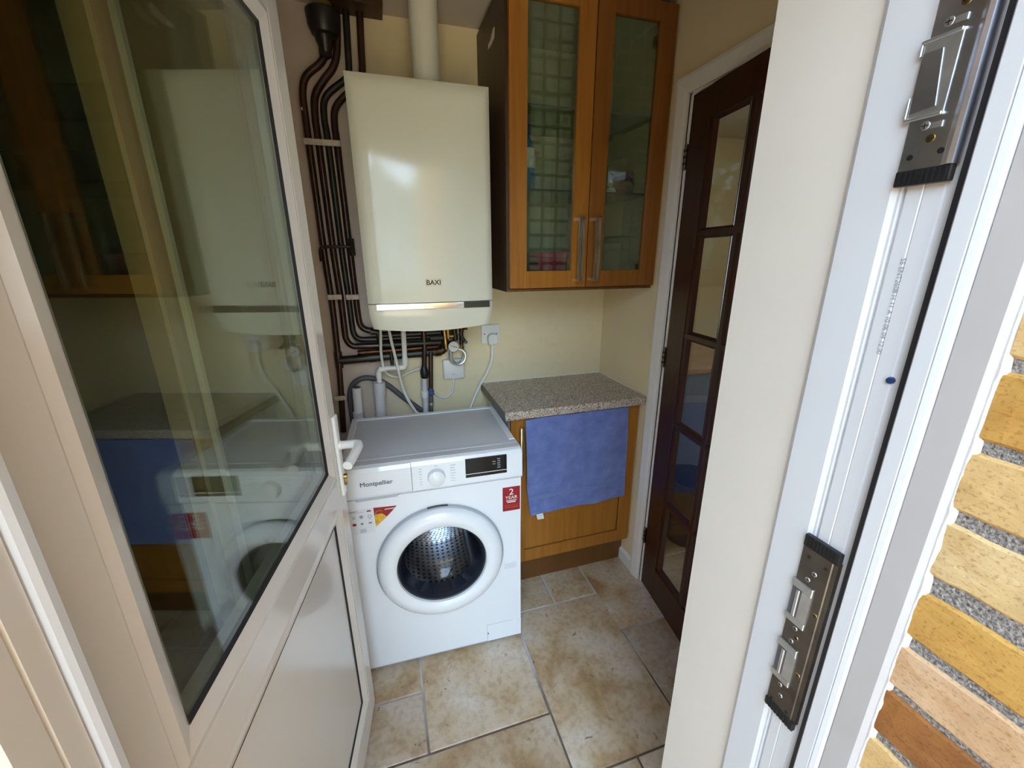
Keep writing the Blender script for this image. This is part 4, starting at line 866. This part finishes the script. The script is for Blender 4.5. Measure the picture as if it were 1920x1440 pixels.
# feature sticker
fs_ = part('feature_sticker', MB().box(-.588, -.507, -.0006, 0, .604, .696), 'sticker_white', wm, label='pale sticker with small icons')
ft = part('picture_flash', MB().prism([(-.505, .694), (-.432, .690), (-.448, .672), (-.466, .654), (-.503, .622)], -.0010, 0, 'y'), 'sticker_red', wm, label='red and yellow corner picture')
part('yellow_cloth', MB().prism([(-.5035, .668), (-.480, .670), (-.466, .655), (-.503, .6225)], -.0014, -.0010, 'y'), 'sticker_yellow', ft)
part('arm', MB().tube([(-.503, -.0016, .668), (-.495, -.0016, .681), (-.485, -.0016, .684), (-.478, -.0016, .676)], .0028, 6), 'sticker_orange', ft)
part('picture_print', MB().box(-.470, -.438, -.0014, -.001, .6815, .6845), 'ink_white', ft)
m = MB(); m.box(-.583, -.556, -.001, 0, .6885, .6900).box(-.583, -.535, -.001, 0, .6840, .6846)
for s_ in (1, -1):
    m.prism([(-.574, .667 - .006 * s_), (-.573, .667 - .0065 * s_), (-.562, .667 + .006 * s_), (-.563, .667 + .0065 * s_)], -.001, -.0003, 'y')
m.lathe([(.0065, -.001), (.0050, -.001)], (-.545, 0, .667), 'y', 18).lathe([(.003, -.001), (0, -.001)], (-.545, 0, .667), 'y', 12)
m.lathe([(.0062, -.001), (.0048, -.001)], (-.519, 0, .665), 'y', 18).box(-.522, -.516, -.001, -.0003, .655, .656)
m.box(-.549, -.541, -.001, 0, .6395, .6435).box(-.547, -.543, -.001, 0, .6365, .6385).box(-.524, -.514, -.001, 0, .6385, .6425)
for k in range(5): m.box(-.553, -.535 + .002 * (k % 2), -.001, 0, .6195 - .003 * k, .6202 - .003 * k)
part('icons', m, 'ink_grey', fs_)
part('red_icon', MB().box(-.574, -.563, -.001, 0, .636, .6455).box(-.526, -.513, -.001, 0, .683, .688), 'sticker_red', fs_)
m = MB()
for k in range(5): m.box(-.068, -.018 - .006 * (k % 2), -.0006, 0, .3695 - .0052 * k, .3704 - .0052 * k)
part('small_print', m, 'ink_pale', wm)
flp = part('filter_flap', MB().box(-.138, -.002, -.0012, 0, .018, .096, .001, 1), 'machine_white', wm)
part('flap_gap', MB().box(-.1392, -.1380, -.0006, 0, .022, .0965).box(-.1392, -.037, -.0006, 0, .0962, .0972), 'machine_shade', flp)
part('flap_notch', MB().box(-.1375, -.1350, -.0018, 0, .052, .060), 'display_black', flp)
for x in (-.55, -.045):
    for y in (.05, .38): part('foot', MB().cyl((x, y, 0), .018, .016, 'z', 14), 'black_plastic', wm)
# porthole
dr = part('porthole_ring', MB().lathe([(.150, .030), (.1525, .0), (.153, -.022), (.156, -.034), (.165, -.0405), (.185, -.043), (.205, -.038), (.215, -.028), (.2195, -.012), (.2205, .0)], (DCX, 0, DCZ), 'y', 72), 'machine_white', wm, smooth=True, label='white round door ring')
part('door_grip', MB().lathe([(.2222, -.002), (.2222, -.014), (.2190, -.018)], (DCX, 0, DCZ), 'y', 72), 'machine_shade', dr)
m = MB()
for k in range(9):
    t0, t1 = R(82 + 2 * k), R(84 + 2 * k)
    m.add([(DCX + .2228 * math.cos(t), y, DCZ + .2228 * math.sin(t)) for t in (t0, t1) for y in (-.0015, -.013)], [(0, 1, 3, 2)])
part('grip_shadow_gap', m, 'display_black', dr)
part('inner_rim', MB().lathe([(.1535, -.026), (.149, -.024), (.142, -.010), (.134, .012), (.128, .03)], (DCX, 0, DCZ), 'y', 64), 'bin_dark', dr, smooth=True, label='dark inner rim')
part('porthole_glass', MB().lathe([(.150, -.022), (.140, -.006), (.125, .025), (.105, .05), (.07, .066), (.03, .072), (0, .0725)], (DCX, 0, DCZ), 'y', 48), 'washer_glass', dr, smooth=True, label='domed porthole glass')
part('door_gasket', MB().lathe([(.178, .012), (.165, .02), (.150, .035), (.152, .05), (.165, .06), (.205, .065)], (DCX, 0, DCZ), 'y', 64), 'black_rubber', wm, smooth=True)
dm = MB(); nn = 72; ys = [.066, .14, .22, .30, .36]
for y in ys:
    for k in range(nn + 1):
        t = 2 * math.pi * k / nn; dm.v.append(Vector((DCX + .205 * math.cos(t), y, DCZ + .205 * math.sin(t))))
dm.f = [(i * (nn + 1) + k, i * (nn + 1) + k + 1, (i + 1) * (nn + 1) + k + 1, (i + 1) * (nn + 1) + k) for i in range(len(ys) - 1) for k in range(nn)]
c_ = len(dm.v); dm.v.append(Vector((DCX, .372, DCZ)))
dm.f += [((len(ys) - 1) * (nn + 1) + k, (len(ys) - 1) * (nn + 1) + k + 1, c_) for k in range(nn)]
drum = part('drum', dm, 'drum_steel', wm, smooth=True, label='perforated steel drum')
uvl = drum.data.uv_layers.new(name='UVMap')
for lp in drum.data.loops:
    v = drum.data.vertices[lp.vertex_index].co
    t = math.atan2(v.z - DCZ, v.x - DCX)
    uvl.data[lp.index].uv = (0, 0)
for p in drum.data.polygons:
    ts = [math.atan2(drum.data.vertices[i].co.z - DCZ, drum.data.vertices[i].co.x - DCX) for i in p.vertices]
    ref = ts[0]
    for li, t in zip(p.loop_indices, ts):
        while t - ref > math.pi: t -= 2 * math.pi
        while t - ref < -math.pi: t += 2 * math.pi
        v = drum.data.vertices[drum.data.loops[li].vertex_index].co
        if v.y > .371: uvl.data[li].uv = (ref / (2 * math.pi) * 84, 40)
        else: uvl.data[li].uv = (t / (2 * math.pi) * 58, v.y / .0222)
for a in (75, 195, 315):
    t = R(a); rr_ = lambda r, o: (DCX + r * math.cos(t) - o * math.sin(t), DCZ + r * math.sin(t) + o * math.cos(t))
    P0 = [rr_(.204, -.03), rr_(.172, -.010), rr_(.168, 0), rr_(.172, .010), rr_(.204, .03)]
    part('drum_paddle', MB().prism(P0, .08, .34, 'y'), 'steel', wm, smooth=True)

# ------------------------------------------------------------------ base cupboard, worktop and towel
bc_ = thing('base_cupboard', 'oak base cupboard with one door under the speckled worktop', 'cupboard', (-.305, -.2, 0))
part('carcass', MB().box(-.598, -.012, -.366, -.006, .150, .857), 'carcass_brown', bc_, world=True)
part('side_panel', MB().box(-.605, -.598, -.366, -.006, .10, .857), 'plastic_grey', bc_, world=True)
part('plinth', MB().box(-.600, -.004, -.334, -.318, 0, .150), 'plinth_brown', bc_, world=True)
bdr = part('door', MB().box(-.545, -.070, -.380, -.368, .208, .790), 'oak', bc_, world=True, label='recessed oak door panel')
for q in ((-.604, -.543, .152, .849), (-.072, -.010, .152, .849)): part('door_stile', MB().box(q[0], q[1], -.389, -.368, q[2], q[3], .0015, 1), 'oak', bdr, world=True)
for q in ((-.543, -.072, .152, .212), (-.543, -.072, .786, .849)): part('door_rail', MB().box(q[0], q[1], -.389, -.368, q[2], q[3], .0015, 1), 'oak', bdr, world=True)
part('panel_groove', MB().box(-.543, -.072, -.3815, -.380, .2115, .2135).box(-.0745, -.0725, -.3815, -.380, .2115, .786), 'carcass_brown', bdr, world=True)
part('handle', MB().box(-.571, -.556, -.419, -.411, .605, .822, .002, 2).box(-.568, -.559, -.411, -.389, .605, .615).box(-.568, -.559, -.411, -.389, .812, .822), 'brushed_nickel', bdr, world=True, smooth=True)
wk = thing('worktop', 'speckled beige stone effect worktop over the base cupboard', 'worktop', (-.317, -.21, .859))
part('slab', MB().prism([(-.001, .859), (-.001, .8955), (-.410, .8955), (-.4155, .8935), (-.418, .889), (-.418, .864), (-.4155, .860), (-.412, .859)], -.6345, -.001, 'x'), 'worktop_speckle', wk, world=True, smooth=True)
part('end_strip', MB().box(-.6355, -.6345, -.4165, -.002, .860, .8950), 'steel_dull', wk, world=True)
part('wall_seal', MB().box(-.634, -.001, -.003, 0, .8955, .8985).box(-.0035, 0, -.41, 0, .8955, .8985), 'silicone', wk, world=True)
# towel
tw = thing('towel', 'blue terry hand towel hanging over the base cupboard door', 'towel', (-.30, -.40, .40))
nx_, nz_ = 26, 30
def tow(u, v, off):
    xl = -.549 + .012 * (v ** 1.3) + .016 * max(0, v - .65) / .35; xr = -.073 + .018 * v
    x = xl + (xr - xl) * u
    zb = .397 + .011 * u + .002 * math.sin(2.2 * math.pi * u)
    z_ = .851 + (zb - .851) * v
    y = -.3935 - .010 * math.sin(math.pi * min(1, v * 1.4)) * (.6 + .4 * math.sin(u * 9)) - .006 * v * math.sin(3.1 * math.pi * u + .7) - .004 * math.sin(5.5 * u * math.pi + v * 3)
    y = min(y, -.3925)
    if u < .12: y = min(y, y - .014 * (1 - u / .12) * (1 if v < .55 else max(0, 1 - (v - .55) / .2)))
    return (x, y - off, z_)
m = MB()
for off in (0, .007):
    m.v += [Vector(tow(i / nx_, j / nz_, off)) for j in range(nz_ + 1) for i in range(nx_ + 1)]
N = (nx_ + 1) * (nz_ + 1)
for j in range(nz_):
    for i in range(nx_):
        a = j * (nx_ + 1) + i; m.f += [(a, a + 1, a + nx_ + 2, a + nx_ + 1), (N + a, N + a + nx_ + 1, N + a + nx_ + 2, N + a + 1)]
edge = [i for i in range(nx_ + 1)] + [(j * (nx_ + 1) + nx_) for j in range(1, nz_ + 1)] + [nz_ * (nx_ + 1) + i for i in range(nx_ - 1, -1, -1)] + [j * (nx_ + 1) for j in range(nz_ - 1, 0, -1)]
for a, b2 in zip(edge, edge[1:] + edge[:1]): m.f.append((a, b2, N + b2, N + a))
part('cloth', m, 'towel_blue', tw, world=True, smooth=True)
m = MB(); bv0, bv1 = .795, .835
for v in (bv0, bv1): m.v += [Vector(tow(.006 + .988 * i / nx_, v, .0082)) for i in range(nx_ + 1)]
m.f = [(i, i + 1, nx_ + 2 + i, nx_ + 1 + i) for i in range(nx_)]
part('woven_band', m, 'towel_band', tw, world=True, smooth=True)
m = MB().add([tow(.058, .99, .004), tow(.126, .99, .004), (-.458, -.405, .372), (-.489, -.405, .373), tow(.058, .99, .0035), tow(.126, .99, .0035), (-.458, -.4042, .372), (-.489, -.4042, .373)], [(0, 1, 2, 3), (4, 7, 6, 5), (0, 4, 5, 1), (2, 6, 7, 3)])
part('care_label', m, 'label_white', tw, world=True)

# ------------------------------------------------------------------ glazed wall cupboard
wc = thing('wall_cupboard', 'oak wall cupboard with two glazed doors beside the boiler', 'cupboard', (-.31, -.2, 1.352))
part('side_panel', MB().box(-.614, -.597, -.380, -.001, 1.352, 2.283), 'carcass_brown', wc, world=True)
part('side_panel', MB().box(-.023, -.006, -.380, -.001, 1.352, 2.283), 'carcass_brown', wc, world=True)
part('base_panel', MB().box(-.597, -.023, -.380, -.001, 1.352, 1.368), 'carcass_brown', wc, world=True)
part('top_panel', MB().box(-.597, -.023, -.380, -.001, 2.267, 2.283), 'carcass_brown', wc, world=True)
part('back_panel', MB().box(-.597, -.023, -.012, -.004, 1.368, 2.267), 'carcass_inner', wc, world=True)
part('liner', MB().box(-.597, -.5955, -.378, -.012, 1.368, 2.267).box(-.0245, -.023, -.378, -.012, 1.368, 2.267).box(-.596, -.024, -.378, -.012, 1.368, 1.3695).box(-.596, -.024, -.378, -.012, 2.2655, 2.267), 'carcass_inner', wc, world=True)
part('light_pelmet', MB().box(-.612, -.008, -.383, -.366, 1.352, 1.3605), 'plinth_brown', wc, world=True)
for z_ in (1.702, 1.962): part('glass_shelf', MB().box(-.595, -.025, -.350, -.014, z_ - .003, z_ + .003), 'shelf_glass', wc, world=True)
for z_ in (1.702, 1.962): part('shelf_edge', MB().box(-.595, -.025, -.3508, -.350, z_ - .003, z_ + .003), 'hose_grey', wc, world=True, label='dark polished shelf edge')
for (x0, x1, gx0, gx1, gm, wd_, hx) in ((-.6065, -.3100, -.545, -.370, 'etched_glass', 'oak', -.349), (-.3060, -.0085, -.245, -.073, 'etched_glass_faint', 'oak_dark', -.2845)):
    dd = part('door', MB().box(x0, gx0, -.401, -.3815, 1.3645, 2.280, .0012, 1), wd_, wc, world=True)
    part('door_stile', MB().box(gx1, x1, -.401, -.3815, 1.3645, 2.280, .0012, 1), wd_, dd, world=True)
    part('door_rail', MB().box(gx0, gx1, -.401, -.3815, 1.3645, 1.425, .0012, 1), wd_, dd, world=True)
    part('door_rail', MB().box(gx0, gx1, -.401, -.3815, 2.226, 2.280, .0012, 1), wd_, dd, world=True)
    pa = part('pane', MB().box(gx0 - .002, gx1 + .002, -.392, -.389, 1.423, 2.228), gm, dd, world=True)
    # pane pattern is laid out in room units: give the pane a zero origin
    off = ROOT[wc].translation
    for v in pa.data.vertices: v.co += off
    pa.location = -off
    part('handle', MB().box(hx - .0115, hx + .0115, -.437, -.430, 1.386, 1.608, .002, 2).box(hx - .012, hx - .008, -.439, -.436, 1.387, 1.607).box(hx - .008, hx + .008, -.430, -.401, 1.386, 1.398).box(hx - .008, hx + .008, -.430, -.401, 1.596, 1.608), 'brushed_nickel', dd, world=True, smooth=True)
part('torn_sticker', MB().prism([(-.245, 2.203), (-.262, 2.200), (-.258, 2.172), (-.215, 2.168), (-.172, 2.172), (-.176, 2.184), (-.205, 2.186)], -.6148, -.614, 'x'), 'label_white', wc, world=True, label='scrap of torn pale sticker')
part('hinge', MB().box(-.070, -.050, -.380, -.355, 2.17, 2.20, .003).box(-.06, -.025, -.36, -.34, 2.175, 2.195), 'steel_dull', wc, world=True)
part('hinge', MB().box(-.070, -.050, -.380, -.355, 1.425, 1.445, .003), 'black_plastic', wc, world=True)
# things in the wall cupboard
bt = thing('spray_bottle', 'blue and white bottle on middle glass shelf, left pane', 'bottle', (-.478, -.22, 1.705))
part('bottle_body', MB().lathe([(0, 0), (.030, 0), (.033, .006), (.033, .12), (.030, .15), (.016, .185), (.012, .20)], (-.485, -.22, 1.7055), 'z', 24), 'glass_bottle_blue', bt, world=True, smooth=True)
part('bottle_cap', MB().lathe([(.012, .198), (.017, .20), (.017, .232), (.012, .238), (0, .239)], (-.485, -.22, 1.7055), 'z', 20), 'blue_plastic', bt, world=True, smooth=True)
lb = part('bottle_label', MB().lathe([(.0333, .085), (.0337, .087), (.0337, .150), (.0320, .152)], (-.485, -.22, 1.7055), 'z', 24), 'label_white', bt, world=True, smooth=True)
part('label_lettering', MB().text('io', (-.468, -.2545, 1.832), (1, -.0, 0), (0, 0, 1), .028, .001, .0006), 'sticker_red', lb, world=True, label='red letters io')
pb = thing('paper_bag', 'crumpled brown paper bag on middle shelf, right pane', 'bag', (-.07, -.22, 1.705))
sec = []
random.seed(5)
for k, (zz, w, d_) in enumerate(((0, .052, .035), (.03, .056, .036), (.055, .050, .030), (.070, .038, .012), (.078, .052, .018), (.092, .056, .022))):
    sec.append([(-.072 + (w + random.uniform(-.006, .006)) * math.cos(2 * math.pi * q / 14), -.22 + (d_ + random.uniform(-.004, .004)) * math.sin(2 * math.pi * q / 14), 1.7055 + zz + (random.uniform(-.008, .008) if zz else 0)) for q in range(14)])
part('bag_body', loft(MB(), sec), 'kraft', pb, world=True)
part('bag_tie', MB().lathe([(.039, -.002), (.041, 0), (.039, .002)], (-.072, -.22, 1.776), 'z', 14), 'pipe_dark', pb, world=True)
og = thing('ornament', 'small white shell ornament beside brown bag in cupboard', 'ornament', (-.145, -.24, 1.705))
part('shell', MB().lathe([(0, 0), (.016, .002), (.021, .014), (.015, .028), (.006, .034), (0, .035)], (-.138, -.25, 1.7055), 'z', 16), 'label_white', og, world=True, smooth=True)
part('tip', MB().lathe([(0, 0), (.010, .003), (.013, .013), (.008, .024), (0, .028)], (-.144, -.25, 1.738), 'z', 14), 'label_white', og, world=True, smooth=True)
db = thing('jar', 'dark squat jar behind the meeting stiles on middle shelf', 'jar', (-.262, -.22, 1.705))
part('jar_body', MB().lathe([(0, 0), (.040, 0), (.043, .01), (.043, .075), (.034, .092), (.030, .095)], (-.250, -.22, 1.7055), 'z', 24), 'bin_dark', db, world=True, smooth=True)
part('jar_lid', MB().lathe([(.030, .093), (.034, .095), (.034, .110), (.03, .113), (0, .114)], (-.250, -.22, 1.7055), 'z', 24), 'black_plastic', db, world=True, smooth=True)
rp = thing('gift_box', 'red box with folded lid on the cupboard base, left pane', 'box', (-.40, -.25, 1.3695))
part('box_body', MB().box(-.465, -.345, -.31, -.20, 1.370, 1.485, .003, 1), 'red_paper', rp, world=True)
part('box_lid', MB().box(-.468, -.342, -.313, -.197, 1.470, 1.492, .003, 1), 'red_paper', rp, world=True)
